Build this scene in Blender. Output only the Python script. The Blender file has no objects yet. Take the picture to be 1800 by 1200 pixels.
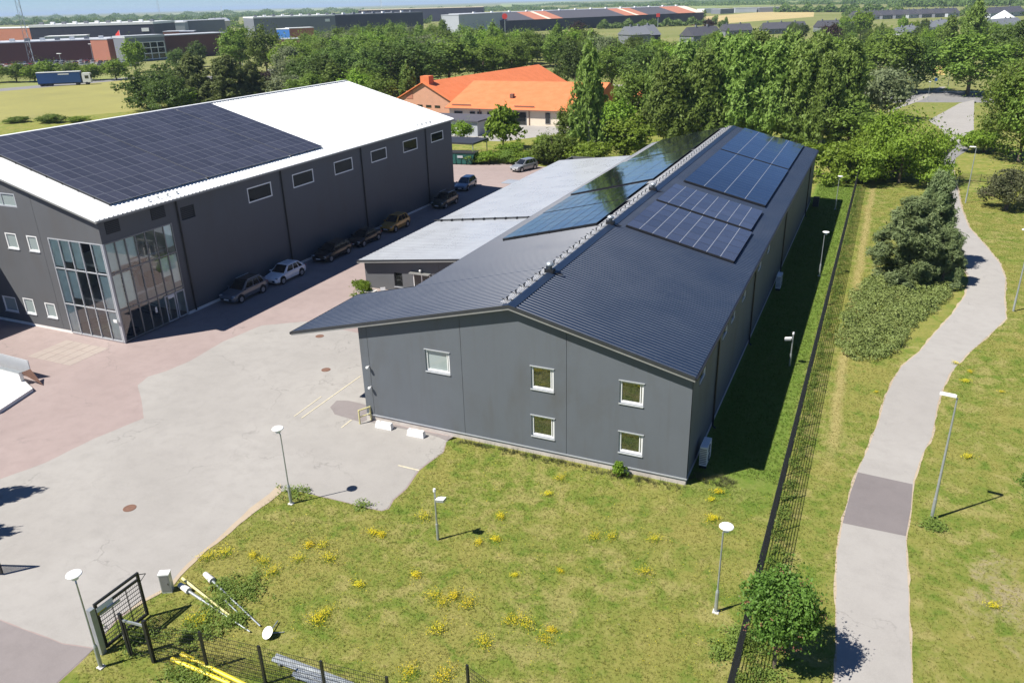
import bpy, math, random
import numpy as np
from mathutils import Vector, Matrix
from mathutils.geometry import tessellate_polygon
random.seed(7); rng = np.random.default_rng(7)
sc = bpy.context.scene
COL = sc.collection
rad = math.radians

# ------------------------------------------------------------ camera
F, YAW, PITCH, ROLL = 1404.76, -0.4335, 0.40223, -0.02775
CAM = np.array([7.535, -39.632, 26.0])
_f = np.array([math.sin(YAW)*math.cos(PITCH), math.cos(YAW)*math.cos(PITCH), -math.sin(PITCH)])
_r = np.array([math.cos(YAW), -math.sin(YAW), 0.0]); _u = np.cross(_r, _f)
CR = math.cos(ROLL)*_r + math.sin(ROLL)*_u
CU = -math.sin(ROLL)*_r + math.cos(ROLL)*_u
cd = bpy.data.cameras.new('camera'); cam = bpy.data.objects.new('camera', cd); COL.objects.link(cam)
cd.sensor_width = 36; cd.lens = F/1800*36; cd.clip_start = 0.5; cd.clip_end = 60000
cam.matrix_world = Matrix(((CR[0], CU[0], -_f[0], CAM[0]), (CR[1], CU[1], -_f[1], CAM[1]), (CR[2], CU[2], -_f[2], CAM[2]), (0, 0, 0, 1)))
sc.camera = cam

# ------------------------------------------------------------ world, sun, exposure
SUN_AZ, SUN_EL = rad(226.5), rad(53.5)          # direction towards the sun, angle from +X
sv = Vector((math.cos(SUN_AZ)*math.cos(SUN_EL), math.sin(SUN_AZ)*math.cos(SUN_EL), math.sin(SUN_EL)))
w = bpy.data.worlds.new('World'); sc.world = w; w.use_nodes = True
nt = w.node_tree; nt.nodes.clear()
sky = nt.nodes.new('ShaderNodeTexSky'); sky.sky_type = 'NISHITA'; sky.sun_disc = False
sky.sun_elevation = SUN_EL; sky.sun_rotation = math.atan2(sv.x, sv.y)
sky.altitude = 1500; sky.air_density = 0.8; sky.dust_density = 0.0; sky.ozone_density = 5.0
bg = nt.nodes.new('ShaderNodeBackground'); bg.inputs[1].default_value = 0.055
out = nt.nodes.new('ShaderNodeOutputWorld')
tn = nt.nodes.new('ShaderNodeMix'); tn.data_type = 'RGBA'; tn.blend_type = 'MULTIPLY'; tn.inputs[0].default_value = 1; tn.inputs[7].default_value = (.86, 1.0, 1.20, 1)
nt.links.new(sky.outputs[0], tn.inputs[6]); nt.links.new(tn.outputs[2], bg.inputs[0]); nt.links.new(bg.outputs[0], out.inputs[0])
sl = bpy.data.lights.new('sun', 'SUN'); sl.energy = 5.0; sl.angle = rad(0.53); sl.color = (1.0, 0.955, 0.89)
so = bpy.data.objects.new('sun', sl); COL.objects.link(so); so.location = (0, 0, 90)
so.rotation_euler = sv.to_track_quat('Z', 'Y').to_euler()
sc.view_settings.view_transform = 'Standard'; sc.view_settings.look = 'None'
sc.view_settings.exposure = 0.74; sc.view_settings.gamma = 1.0; sc.view_settings.use_curve_mapping = False
sc.cycles.max_bounces = 8; sc.cycles.transparent_max_bounces = 12

# ------------------------------------------------------------ survey helpers (photo survey -> metres on the ground)
def ray(u, v): return (u-900)*CR/F + (600-v)*CU/F + _f
def G(u, v, z=0.0):
    d = ray(u, v); t = (z-CAM[2])/d[2]; p = CAM + t*d
    return (float(p[0]), float(p[1]))
def dep(x, y, z=0.0): return float((np.array([x, y, z])-CAM) @ _f)
def height_at(x, y, vt):                      # height of a vertical thing at (x,y) whose top is seen on row vt
    lo, hi = 0.0, 80.0
    for _ in range(40):
        m = (lo+hi)/2; d = np.array([x, y, m])-CAM; v = 600-F*(d@CU)/(d@_f)
        if v > vt: lo = m
        else: hi = m
    return lo

# ------------------------------------------------------------ mesh builder
class MB:
    def __init__(s): s.v = []; s.f = []; s.m = []
    def add(s, vs, fs, mi=0):
        b = len(s.v); s.v += [tuple(map(float, q)) for q in vs]; s.f += [tuple(b+i for i in f) for f in fs]; s.m += [mi]*len(fs); return s
    def box(s, x0, x1, y0, y1, z0, z1, mi=0):
        return s.add([(x0,y0,z0),(x1,y0,z0),(x1,y1,z0),(x0,y1,z0),(x0,y0,z1),(x1,y0,z1),(x1,y1,z1),(x0,y1,z1)],
                     [(0,3,2,1),(4,5,6,7),(0,1,5,4),(1,2,6,5),(2,3,7,6),(3,0,4,7)], mi)
    def obox(s, c, ax, ay, az, mi=0):          # oriented box: centre and three half-axis vectors
        c, ax, ay, az = map(Vector, (c, ax, ay, az))
        vs = [c+i*ax+j*ay+k*az for k in (-1, 1) for i, j in ((-1,-1),(1,-1),(1,1),(-1,1))]
        return s.add(vs, [(0,3,2,1),(4,5,6,7),(0,1,5,4),(1,2,6,5),(2,3,7,6),(3,0,4,7)], mi)
    def tube(s, a, b, r0, r1=None, n=8, mi=0, caps=True):
        a, b = Vector(a), Vector(b); r1 = r0 if r1 is None else r1
        d = (b-a).normalized(); t = Vector((0,0,1)) if abs(d.z) < .9 else Vector((1,0,0))
        e = d.cross(t).normalized(); g = d.cross(e)
        vs = [p+r*(math.cos(2*math.pi*i/n)*e+math.sin(2*math.pi*i/n)*g) for p, r in ((a,r0),(b,r1)) for i in range(n)]
        fs = [(i,(i+1)%n,n+(i+1)%n,n+i) for i in range(n)]
        if caps: fs += [tuple(range(n-1,-1,-1)), tuple(range(n,2*n))]
        return s.add(vs, fs, mi)
    def lathe(s, prof, n=16, mi=0, c=(0,0,0)):
        vs = [(c[0]+r*math.cos(2*math.pi*i/n), c[1]+r*math.sin(2*math.pi*i/n), c[2]+z) for r, z in prof for i in range(n)]
        fs = [(k*n+i,k*n+(i+1)%n,(k+1)*n+(i+1)%n,(k+1)*n+i) for k in range(len(prof)-1) for i in range(n)]
        fs += [tuple(range(n-1,-1,-1)), tuple((len(prof)-1)*n+i for i in range(n))]
        return s.add(vs, fs, mi)
    def prism(s, poly, z0, z1, mi=0):
        n = len(poly)
        if sum(poly[i][0]*poly[(i+1)%n][1]-poly[(i+1)%n][0]*poly[i][1] for i in range(n)) < 0: poly = poly[::-1]
        vs = [(x,y,z0) for x,y in poly]+[(x,y,z1) for x,y in poly]
        return s.add(vs, [tuple(range(n-1,-1,-1)), tuple(range(n,2*n))]+[(i,(i+1)%n,n+(i+1)%n,n+i) for i in range(n)], mi)
    def mesh(s, name, mats, smooth=False):
        me = bpy.data.meshes.new(name); me.from_pydata(s.v, [], s.f)
        for m in (mats if isinstance(mats, (list, tuple)) else [mats]): me.materials.append(m)
        if any(s.m): me.polygons.foreach_set('material_index', s.m)
        if smooth: me.polygons.foreach_set('use_smooth', [True]*len(s.f))
        me.update(); return me
    def build(s, name, mats, parent=None, loc=None, smooth=False):
        return link(name, s.mesh(name, mats, smooth), parent, loc)
def link(name, me, parent=None, loc=None, rz=0):
    o = bpy.data.objects.new(name, me); COL.objects.link(o)
    if parent: o.parent = parent
    if loc: o.location = loc
    if rz: o.rotation_euler.z = rz
    return o
def tag(o, label=None, cat=None, group=None, kind=None):
    if label: o['label'] = label
    if cat: o['category'] = cat
    if group: o['group'] = group
    if kind: o['kind'] = kind
    return o
def thing(name, label, cat, loc=(0,0,0), rz=0, group=None):
    o = bpy.data.objects.new(name, None); COL.objects.link(o); o.location = loc; o.rotation_euler = (0,0,rz)
    o.empty_display_size = .2
    return tag(o, label, cat, group)
def copy_tree(o, parent=None):
    c = o.copy(); COL.objects.link(c); c.parent = parent
    for ch in [q for q in COL.objects if q.parent == o]: copy_tree(ch, c)
    return c
def np_mesh(name, V, quads, mat, smooth=False):
    me = bpy.data.meshes.new(name); n = len(quads); k = quads.shape[1]
    me.vertices.add(len(V)); me.vertices.foreach_set('co', V.astype(np.float32).ravel())
    me.loops.add(n*k); me.loops.foreach_set('vertex_index', quads.astype(np.int32).ravel())
    me.polygons.add(n); me.polygons.foreach_set('loop_start', np.arange(0, n*k, k, dtype=np.int32))
    me.update(calc_edges=True); me.validate(); me.materials.append(mat); return me

# ------------------------------------------------------------ materials
def nodes(name):
    m = bpy.data.materials.new(name); m.use_nodes = True; t = m.node_tree
    return m, t, t.nodes['Principled BSDF'], t.nodes, t.links
def mixc(t, a, b, fac):
    n = t.nodes.new('ShaderNodeMix'); n.data_type = 'RGBA'
    for i, q in ((6, a), (7, b)):
        if isinstance(q, tuple): n.inputs[i].default_value = (*q, 1)
        else: t.links.new(q, n.inputs[i])
    if isinstance(fac, (int, float)): n.inputs[0].default_value = fac
    else: t.links.new(fac, n.inputs[0])
    return n.outputs[2]
def noise(t, scale, detail=4, rough=.6, vec=None, dist=0):
    n = t.nodes.new('ShaderNodeTexNoise'); n.inputs['Scale'].default_value = scale
    n.inputs['Detail'].default_value = detail; n.inputs['Roughness'].default_value = rough; n.inputs['Distortion'].default_value = dist
    if vec: t.links.new(vec, n.inputs['Vector'])
    return n.outputs['Fac']
def ramp(t, fac, lo, hi, a=0., b=1.):
    n = t.nodes.new('ShaderNodeMapRange'); n.inputs[1].default_value = lo; n.inputs[2].default_value = hi
    n.inputs[3].default_value = a; n.inputs[4].default_value = b; t.links.new(fac, n.inputs[0]); return n.outputs[0]
def math_(t, op, a, b=0., c=0.):
    n = t.nodes.new('ShaderNodeMath'); n.operation = op
    for i, q in enumerate((a, b, c)):
        if isinstance(q, (int, float)): n.inputs[i].default_value = q
        else: t.links.new(q, n.inputs[i])
    return n.outputs[0]
def coord(t, which='Object'):
    n = t.nodes.new('ShaderNodeTexCoord'); return n.outputs[which]
def wpos(t): return t.nodes.new('ShaderNodeNewGeometry').outputs['Position']
def scalev(t, vec, s, loc=(0,0,0)):
    n = t.nodes.new('ShaderNodeMapping'); n.inputs['Scale'].default_value = s; n.inputs['Location'].default_value = loc
    t.links.new(vec, n.inputs['Vector']); return n.outputs[0]
def sep(t, vec):
    n = t.nodes.new('ShaderNodeSeparateXYZ'); t.links.new(vec, n.inputs[0]); return n.outputs
def bump(t, bsdf, h, strength=.3, dist=.02):
    n = t.nodes.new('ShaderNodeBump'); n.inputs['Strength'].default_value = strength; n.inputs['Distance'].default_value = dist
    t.links.new(h, n.inputs['Height']); t.links.new(n.outputs[0], bsdf.inputs['Normal'])
def plain(name, c, rough=.6, metal=0., var=.12, scale=1.5, spec=.5, grime=None, coat=0.):
    m, t, b, N, L = nodes(name)
    p = wpos(t); a = noise(t, scale, 5, .65, p); f = noise(t, scale*14, 3, .6, p)
    s = math_(t, 'MULTIPLY_ADD', a, .7, math_(t, 'MULTIPLY', f, .3))
    lo = tuple(q*(1-var) for q in c); hi = tuple(min(1, q*(1+var)) for q in c)
    col = mixc(t, lo, hi, ramp(t, s, .32, .68))
    if grime:
        g = noise(t, .35, 6, .7, scalev(t, p, (1, 1, .35)), .6)
        col = mixc(t, col, grime, ramp(t, g, .5, .75, 0, .7)); g2_ = noise(t, 2.2, 4, .6, scalev(t, p, (1, 1, .07))); col = mixc(t, col, grime, ramp(t, g2_, .55, .75, 0, .35))
    L.new(col, b.inputs['Base Color']); b.inputs['Metallic'].default_value = metal
    L.new(ramp(t, s, .3, .7, max(.02, rough-.08), min(1, rough+.08)), b.inputs['Roughness'])
    b.inputs['Specular IOR Level'].default_value = spec; b.inputs['Coat Weight'].default_value = coat
    return m
M = {}
M['clad'] = plain('dark_grey_cladding', (.118,.131,.145), .62, 0, .05, .35, spec=.2, grime=(.10,.10,.095))
M['clad2'] = plain('grey_cladding', (.112,.116,.122), .62, 0, .05, .35, spec=.2, grime=(.105,.10,.095))
M['trim'] = plain('dark_trim', (.03,.033,.037), .5)
M['trimlight'] = plain('grey_flashing', (.22,.22,.21), .4)
M['roofdark'] = plain('dark_roof_sheet', (.013,.025,.052), .40, .0, .06, .25, spec=.6, grime=(.018,.031,.058))
M['roofgrey'] = plain('light_grey_roof_sheet', (.40,.42,.44), .30, .15, .08, .3, spec=.6, grime=(.35,.36,.38))
M['roofwhite'] = plain('white_roof_sheet', (.80,.81,.80), .4, 0, .02, .3, grime=(.72,.72,.70))
M['plinth'] = plain('concrete_plinth', (.48,.44,.40), .85, 0, .15, 2, grime=(.3,.27,.22))
M['white'] = plain('white_paint', (.78,.78,.76), .4, 0, .04, 2)
M['steel'] = plain('galvanised_steel', (.42,.45,.46), .4, .55, .12, 3)
M['alu'] = plain('aluminium_frame', (.50,.52,.54), .4, .3, .05, 3)
M['black'] = plain('black_powder_coat', (.014,.015,.017), .45, 0, .1, 3)
M['concrete'] = plain('pale_concrete', (.60,.58,.54), .85, 0, .1, 2.5, grime=(.42,.39,.33))
M['whitecon'] = plain('white_concrete', (.74,.73,.70), .8, 0, .05, 1.5, grime=(.55,.54,.5))
M['yellow'] = plain('yellow_paint', (.72,.58,.03), .42, 0, .10, 3, grime=(.35,.30,.10))
M['paleyellow'] = plain('faded_yellow_paint', (.62,.56,.26), .6, 0, .15, 3)
M['rust'] = plain('rusty_iron', (.17,.09,.06), .8, 0, .25, 6)
M['rubber'] = plain('tyre_rubber', (.018,.018,.018), .8)
M['dark'] = plain('dark_interior', (.02,.021,.023), .7)
M['inner'] = plain('pale_interior_wall', (.72,.76,.73), .8)
M['innerfloor'] = plain('interior_floor', (.25,.22,.20), .6)
M['fillpanel'] = plain('pale_green_fill', (.80,.90,.84), .8)  # pale sheets behind the corner glazing, mostly added to brighten it
def glassm(name, tint, refl=.10, trans=True, fs=1.0):
    m, t, b, N, L = nodes(name); N.remove(b)
    g = N.new('ShaderNodeBsdfGlossy'); g.inputs['Roughness'].default_value = .02; g.inputs['Color'].default_value = (.95,.97,1,1)
    if trans: d = N.new('ShaderNodeBsdfTransparent'); d.inputs[0].default_value = (*tint, 1)
    else: d = N.new('ShaderNodeBsdfDiffuse'); d.inputs[0].default_value = (*tint, 1)
    fr = N.new('ShaderNodeFresnel'); fr.inputs[0].default_value = 1.45
    fc = math_(t, 'MULTIPLY_ADD', fr.outputs[0], fs, refl)
    mx = N.new('ShaderNodeMixShader'); L.new(fc, mx.inputs[0]); L.new(d.outputs[0], mx.inputs[1]); L.new(g.outputs[0], mx.inputs[2])
    L.new(mx.outputs[0], N['Material Output'].inputs[0]); return m
M['glass'] = glassm('clear_glass', (.93,.98,.96), .12)
M['pane'] = glassm('window_glass', (.014,.016,.016), .03, False); M['darkpane'] = glassm('shaded_window_glass', (.012,.015,.016), .0, False, .4); M['lawnpane'] = glassm('reflective_window_glass', (.02,.022,.018), .22, False)
M['palepane'] = glassm('blind_window_glass', (.30,.35,.34), .06, False)
def panelm(name, base, line, nx, ny, rough, wx_=.03, wy_=.02, spec=.5, coat=.6):
    # printed cell pattern of a solar panel, in the panel's own metres
    m, t, b, N, L = nodes(name); x, y, z = sep(t, coord(t, 'Object'))
    a = math_(t, 'LESS_THAN', math_(t, 'PINGPONG', math_(t, 'MULTIPLY', x, nx), .5), wx_)
    c = math_(t, 'LESS_THAN', math_(t, 'PINGPONG', math_(t, 'MULTIPLY', y, ny), .5), wy_)
    ln = math_(t, 'MAXIMUM', a, c)
    oi = N.new('ShaderNodeObjectInfo').outputs['Random']
    base2 = mixc(t, tuple(q*.82 for q in base), tuple(q*1.18 for q in base), oi)
    L.new(mixc(t, base2, line, math_(t, 'MULTIPLY', ln, .75)), b.inputs['Base Color'])
    b.inputs['Roughness'].default_value = rough; b.inputs['Specular IOR Level'].default_value = spec
    b.inputs['Coat Weight'].default_value = coat; b.inputs['Coat Roughness'].default_value = .04
    return m
M['pv_blue'] = panelm('blue_cell_glass', (.042,.048,.072), (.10,.11,.14), 6.3, 6.3, .25)
M['pv_black'] = panelm('black_cell_glass', (.006,.008,.014), (.02,.022,.028), 6, 6.3, .10, spec=.8)
M['pv_grey'] = panelm('slate_cell_glass', (.040,.041,.056), (.07,.073,.085), 1.13, 6.3, .4, wx_=.03, coat=.25)
M['pv_frame'] = plain('panel_frame', (.20,.21,.24), .4, .3)
M['pv_strip'] = plain('pale_panel_strip', (.27,.29,.33), .5)
M['pv_black_frame'] = plain('black_panel_frame', (.03,.03,.035), .4, .2)

def asphalt(name, c, c2, crack=.5, dark=(.10,.095,.09)):
    m, t, b, N, L = nodes(name); p = wpos(t)
    big = noise(t, .09, 5, .6, p, .4); mid = noise(t, .9, 5, .7, p); fine = noise(t, 28, 2, .6, p)
    st = noise(t, .5, 5, .65, scalev(t, p, (.25, 1, 1)), .8)
    col = mixc(t, c, c2, ramp(t, big, .35, .65)); col = mixc(t, col, tuple(q*.86 for q in c), ramp(t, mid, .45, .75, 0, .6))
    col = mixc(t, col, tuple(q*.8 for q in c2), ramp(t, st, .56, .75, 0, .5))
    col = mixc(t, col, tuple(min(1, q*1.12) for q in c2), ramp(t, fine, .5, .75, 0, .6))
    vo = N.new('ShaderNodeTexVoronoi'); vo.feature = 'DISTANCE_TO_EDGE'; vo.inputs['Scale'].default_value = .11
    L.new(scalev(t, p, (1,1,1)), vo.inputs['Vector'])
    wv = N.new('ShaderNodeVectorMath'); wv.operation = 'ADD'; nn = N.new('ShaderNodeTexNoise'); nn.inputs['Scale'].default_value = .9; nn.inputs['Detail'].default_value = 6
    L.new(p, nn.inputs['Vector']); vm = N.new('ShaderNodeVectorMath'); vm.operation = 'SCALE'; vm.inputs['Scale'].default_value = 2.4
    L.new(nn.outputs['Color'], vm.inputs[0]); L.new(p, wv.inputs[0]); L.new(vm.outputs[0], wv.inputs[1]); L.new(wv.outputs[0], vo.inputs['Vector'])
    cr = ramp(t, vo.outputs['Distance'], .002, .005, crack, 0)
    cr = math_(t, 'MULTIPLY', cr, ramp(t, noise(t, .16, 2, .5, p), .48, .58))
    col = mixc(t, col, dark, cr)
    L.new(col, b.inputs['Base Color']); b.inputs['Roughness'].default_value = .9; b.inputs['Specular IOR Level'].default_value = .25
    bump(t, b, fine, .25, .01); return m
M['asp_grey'] = asphalt('bleached_grey_asphalt', (.288,.273,.252), (.336,.320,.296), .3)
M['asp_pink'] = asphalt('pinkish_asphalt', (.275,.218,.202), (.325,.262,.243), .35)
M['asp_dark'] = asphalt('newer_asphalt', (.20,.178,.172), (.235,.21,.203), .2)
M['path'] = asphalt('path_asphalt', (.300,.284,.262), (.336,.320,.296), .25)
M['patch'] = asphalt('path_repair_asphalt', (.17,.152,.15), (.195,.175,.17), 0)
M['road'] = asphalt('road_asphalt', (.20,.195,.195), (.23,.225,.22), 0)
M['lightslab'] = asphalt('reflected_light_slab', (.31,.262,.232), (.35,.30,.262), 0)  # pale tone stands for sunlight reflected onto the ground by the glazing
M['gravel'] = asphalt('dry_earth', (.36,.29,.21), (.42,.35,.26), 0)
M['line'] = plain('worn_line_paint', (.52,.47,.34), .8, 0, .25, 6)

def grassm(name, blades=False):
    m, t, b, N, L = nodes(name); p = wpos(t)
    n1 = noise(t, .16, 6, .62, p, .5); n2 = noise(t, .75, 6, .68, p, .4); n3 = noise(t, 4.5, 5, .7, p); n4 = noise(t, 26, 3, .7, p)
    green = (.150,.195,.030); lush = (.110,.175,.022); olive = (.245,.232,.060); dry = (.36,.30,.120); bare = (.34,.28,.18)
    c = mixc(t, green, olive, ramp(t, n1, .36, .62))
    c = mixc(t, c, lush, ramp(t, n2, .52, .66, 0, .9))
    c = mixc(t, c, dry, ramp(t, math_(t, 'MULTIPLY_ADD', n2, .6, math_(t, 'MULTIPLY', n1, .4)), .49, .41, 0, .55))
    nb = noise(t, 1.9, 4, .7, scalev(t, p, (1,1,1), (31,7,0)), .3); c = mixc(t, c, bare, ramp(t, nb, .69, .74, 0, .8))
    x, y, z = sep(t, p)
    # mown track beside the fence, dry wheel lines
    wob = math_(t, 'MULTIPLY', math_(t, 'SUBTRACT', n1, .5), 1.2)
    tr = math_(t, 'ABSOLUTE', math_(t, 'SUBTRACT', math_(t, 'ADD', x, wob), 7.3))
    k = math_(t, 'MULTIPLY', ramp(t, tr, .15, .55, .8, 0), ramp(t, y, 4, 9)); k = math_(t, 'MULTIPLY', k, ramp(t, y, 95, 90))
    c = mixc(t, c, dry, k)
    # worn straw-coloured ground right of the footpath
    ex_, ey_ = G(1762, 1045); dx_ = math_(t, 'MULTIPLY', math_(t, 'SUBTRACT', x, ex_), .8); dy_ = math_(t, 'MULTIPLY', math_(t, 'SUBTRACT', y, ey_), .32)
    dd_ = math_(t, 'SQRT', math_(t, 'ADD', math_(t, 'MULTIPLY', dx_, dx_), math_(t, 'MULTIPLY', dy_, dy_)))
    wk = ramp(t, math_(t, 'ADD', dd_, math_(t, 'MULTIPLY', math_(t, 'SUBTRACT', n2, .5), 5.0)), .1, 1.2, .85, 0)
    c = mixc(t, c, bare, math_(t, 'MULTIPLY', wk, ramp(t, n3, .40, .56)))
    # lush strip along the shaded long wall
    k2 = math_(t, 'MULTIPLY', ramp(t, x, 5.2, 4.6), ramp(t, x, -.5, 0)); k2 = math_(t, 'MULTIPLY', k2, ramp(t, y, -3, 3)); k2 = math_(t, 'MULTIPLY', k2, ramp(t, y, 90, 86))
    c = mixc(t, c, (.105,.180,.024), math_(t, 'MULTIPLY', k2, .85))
    c = mixc(t, c, tuple(q*.55 for q in green), ramp(t, n3, .53, .70, 0, .42))
    c = mixc(t, c, dry, ramp(t, n3, .46, .30, 0, .28))
    c = mixc(t, c, (.05,.07,.015), ramp(t, n4, .56, .75, 0, .55))
    c = mixc(t, c, (.24,.25,.09), ramp(t, n4, .44, .28, 0, .45))
    far = ramp(t, y, 105, 260)
    fld = noise(t, .006, 3, .5, scalev(t, p, (1, 2.2, 1)))
    stripe = noise(t, .05, 3, .5, scalev(t, p, (.15, 1, 1)))
    fc = mixc(t, (.15,.17,.06), (.22,.215,.095), ramp(t, fld, .4, .6)); fc = mixc(t, fc, (.13,.16,.04), ramp(t, stripe, .5, .62, 0, .6))
    c = mixc(t, c, fc, math_(t, 'MULTIPLY', far, .75))
    L.new(c, b.inputs['Base Color']); b.inputs['Roughness'].default_value = .95; b.inputs['Specular IOR Level'].default_value = .15
    if not blades: bump(t, b, math_(t, 'ADD', n3, math_(t, 'MULTIPLY', n4, .6)), .75, .10)
    else:
        tr_ = N.new('ShaderNodeBsdfTranslucent'); L.new(c, tr_.inputs[0]); mx = N.new('ShaderNodeMixShader'); mx.inputs[0].default_value = .3
        L.new(b.outputs[0], mx.inputs[1]); L.new(tr_.outputs[0], mx.inputs[2]); L.new(mx.outputs[0], N['Material Output'].inputs[0])
    return m
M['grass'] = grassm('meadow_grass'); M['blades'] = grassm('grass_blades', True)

def foliage(name, c, c2, var=.30, tl=.38, sc_=.5):
    m, t, b, N, L = nodes(name); p = coord(t, 'Object')
    n1 = noise(t, sc_, 3, .6, p); n2 = noise(t, sc_*6, 3, .6, p); oi = N.new('ShaderNodeObjectInfo').outputs['Random']
    k = math_(t, 'ADD', math_(t, 'MULTIPLY', ramp(t, n1, .35, .65), .4), math_(t, 'MULTIPLY', ramp(t, n2, .35, .65), .6))
    col = mixc(t, c, c2, k)
    hs = N.new('ShaderNodeHueSaturation'); L.new(col, hs.inputs['Color'])
    L.new(ramp(t, oi, 0, 1, .490, .509), hs.inputs['Hue']); L.new(ramp(t, oi, 0, 1, 1-var, 1+var*.7), hs.inputs['Value'])
    L.new(hs.outputs[0], b.inputs['Base Color']); b.inputs['Roughness'].default_value = .6; b.inputs['Specular IOR Level'].default_value = .3
    tr = N.new('ShaderNodeBsdfTranslucent'); L.new(hs.outputs[0], tr.inputs[0])
    mx = N.new('ShaderNodeMixShader'); mx.inputs[0].default_value = tl
    L.new(b.outputs[0], mx.inputs[1]); L.new(tr.outputs[0], mx.inputs[2]); L.new(mx.outputs[0], N['Material Output'].inputs[0]); return m
M['leaf'] = foliage('broadleaf_foliage', (0.125, 0.2, 0.028), (0.2, 0.28, 0.045))
M['leafbright'] = foliage('bright_foliage', (0.17, 0.275, 0.024), (0.25, 0.365, 0.042), .2)
M['leafdark'] = foliage('dark_foliage', (0.085, 0.145, 0.028), (0.135, 0.2, 0.04))
M['birch'] = foliage('birch_foliage', (0.165, 0.255, 0.045), (0.245, 0.345, 0.075))
M['willow'] = foliage('grey_green_foliage', (0.165, 0.2, 0.092), (0.22, 0.255, 0.125), .15)
M['pine'] = foliage('pine_needles', (0.175, 0.245, 0.095), (0.27, 0.345, 0.145), .2)
M['pinedull'] = foliage('dull_pine_needles', (0.125, 0.16, 0.045), (0.185, 0.215, 0.07), .2)
M['rowan'] = foliage('rowan_foliage', (0.095, 0.19, 0.028), (0.16, 0.27, 0.045), .1)
M['juniper'] = foliage('ground_cover_foliage', (0.15, 0.215, 0.05), (0.225, 0.28, 0.085), .1, .15)
M['purple'] = foliage('dark_red_foliage', (.050,.030,.028), (.075,.045,.035), .2)
M['brownbush'] = foliage('brownish_foliage', (0.105, 0.12, 0.05), (0.16, 0.165, 0.08), .1)
M['yellowleaf'] = foliage('yellow_green_foliage', (.20,.24,.02), (.27,.29,.03), .1)
M['petal'] = foliage('yellow_petals', (.62,.50,.01), (.72,.60,.02), .05, .2)
M['berry'] = plain('red_berries', (.20,.07,.04), .6)
M['weedleaf'] = foliage('weed_leaves', (0.14, 0.22, 0.035), (0.22, 0.31, 0.06), .1, .4)
M['bark'] = plain('bark', (.13,.10,.075), .9, 0, .3, 6)
M['barkwhite'] = plain('birch_bark', (.50,.48,.44), .85, 0, .35, 5)

# ------------------------------------------------------------ ground sheets
def tri_sheet(name, pts, z, mat, jit=.0, step=.6, kind='structure', seed=0):
    P = []; r = random.Random(seed); n = len(pts); ph = [r.uniform(0, 6.28) for _ in range(4)]; s = 0
    for i in range(n):
        a, b = Vector(pts[i]), Vector(pts[(i+1) % n]); L_ = (b-a).length; k = max(1, int(L_/step)) if jit else 1
        nn = Vector((-(b-a).y, (b-a).x)).normalized() if L_ > 0 else Vector((0, 0))
        for j in range(k):
            q = a.lerp(b, j/k); s += L_/k
            off = jit*(.5*math.sin(s*1.3+ph[0])+.35*math.sin(s*3.1+ph[1])+.4*r.uniform(-1, 1)) if jit and j else 0
            P.append((q+nn*off))
    tr = tessellate_polygon([[Vector((q.x, q.y, 0)) for q in P]])
    mb = MB(); vs = [(q.x, q.y, z) for q in P]; fs = []
    for a, b, c in tr:
        A, B, C_ = P[a], P[b], P[c]
        fs.append((a, b, c) if (B-A).cross(C_-A) > 0 else (a, c, b))
    mb.add(vs, fs); o = mb.build(name, mat)
    if kind: o['kind'] = kind
    return o
gr = MB(); S_ = 40000
gr.add([(-S_, -S_, 0), (S_, -S_, 0), (S_, S_, 0), (-S_, S_, 0)], [(0,1,2,3)])
tag(gr.build('ground', M['grass']), kind='structure')
GP = lambda L_: [G(*q) for q in L_]
yard = GP([(102,1200),(140,1165),(163,1142),(205,1090),(257,1054),(277,1044),(306,1025),(330,996),(365,964),(408,932),(455,891),(493,862),(517,860),(560,872),(604,882),(642,892),(671,898),(684,894),(692,879),(715,859),(737,827),(756,812),(780,795),(785,775),(797,766)])
yard = [(G(20,1300)[0], G(20,1300)[1])] + yard + [(-15, .12), (-15, 60), (-28, 75), (-40.5, 86.5), (-47, 87), (-55, 88), (-92, 89), (-92, 30), (-120, -5), (-80, -45), (-45, -55)]
tri_sheet('paved_yard', yard, .006, M['asp_pink'], .04, .7, seed=2)
grey = GP([(0,842),(80,813),(167,770),(253,735),(248,700),(242,677),(260,662),(293,652),(333,635),(393,600),(410,593),(460,572),(537,565)]) + [(-24, 12), (-21.6, 12), (-21.6, .0), (-15.2,-.1)]
grey += GP([(783,778),(778,795),(754,811),(735,826),(713,858),(690,878),(682,893),(671,897),(642,891),(604,881),(560,871),(517,861),(491,864),(453,893),(406,934),(363,966),(328,998),(302,1028),(270,1046),(240,1062),(205,1085),(165,1138),(110,1130),(0,1088)]) + [(-45,-25), (-58,-22), (-58,-16)]
tri_sheet('grey_asphalt', grey, .012, M['asp_grey'], .03, .7, seed=3)
tri_sheet('entrance_asphalt', GP([(0,1090),(110,1132),(165,1140),(140,1163),(102,1198),(20,1290)]) + [(-42,-48), (-45,-26)], .018, M['asp_dark'], .03, .7, seed=4)
tri_sheet('reddish_patch', GP([(580,716),(592,704),(610,704),(645,712),(645,738),(636,742),(612,735),(588,728)]), .018, M['asp_dark'], .04, .4, seed=5)
tri_sheet('wall_strip', [(-21.6,-.05), (-14.9,-.05)] + GP([(797,768),(785,775),(770,768),(735,758),(700,752),(650,742)]), .024, M['asp_dark'], .03, .4, seed=6)
tri_sheet('dry_kerb_strip', GP([(205,1085),(240,1060),(300,1026),(330,990),(400,930),(450,885),(494,850),(494,866),(458,893),(408,934),(365,966),(332,998),(306,1028),(277,1046),(257,1056)]), .022, M['gravel'], .08, .5, seed=7)
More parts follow.
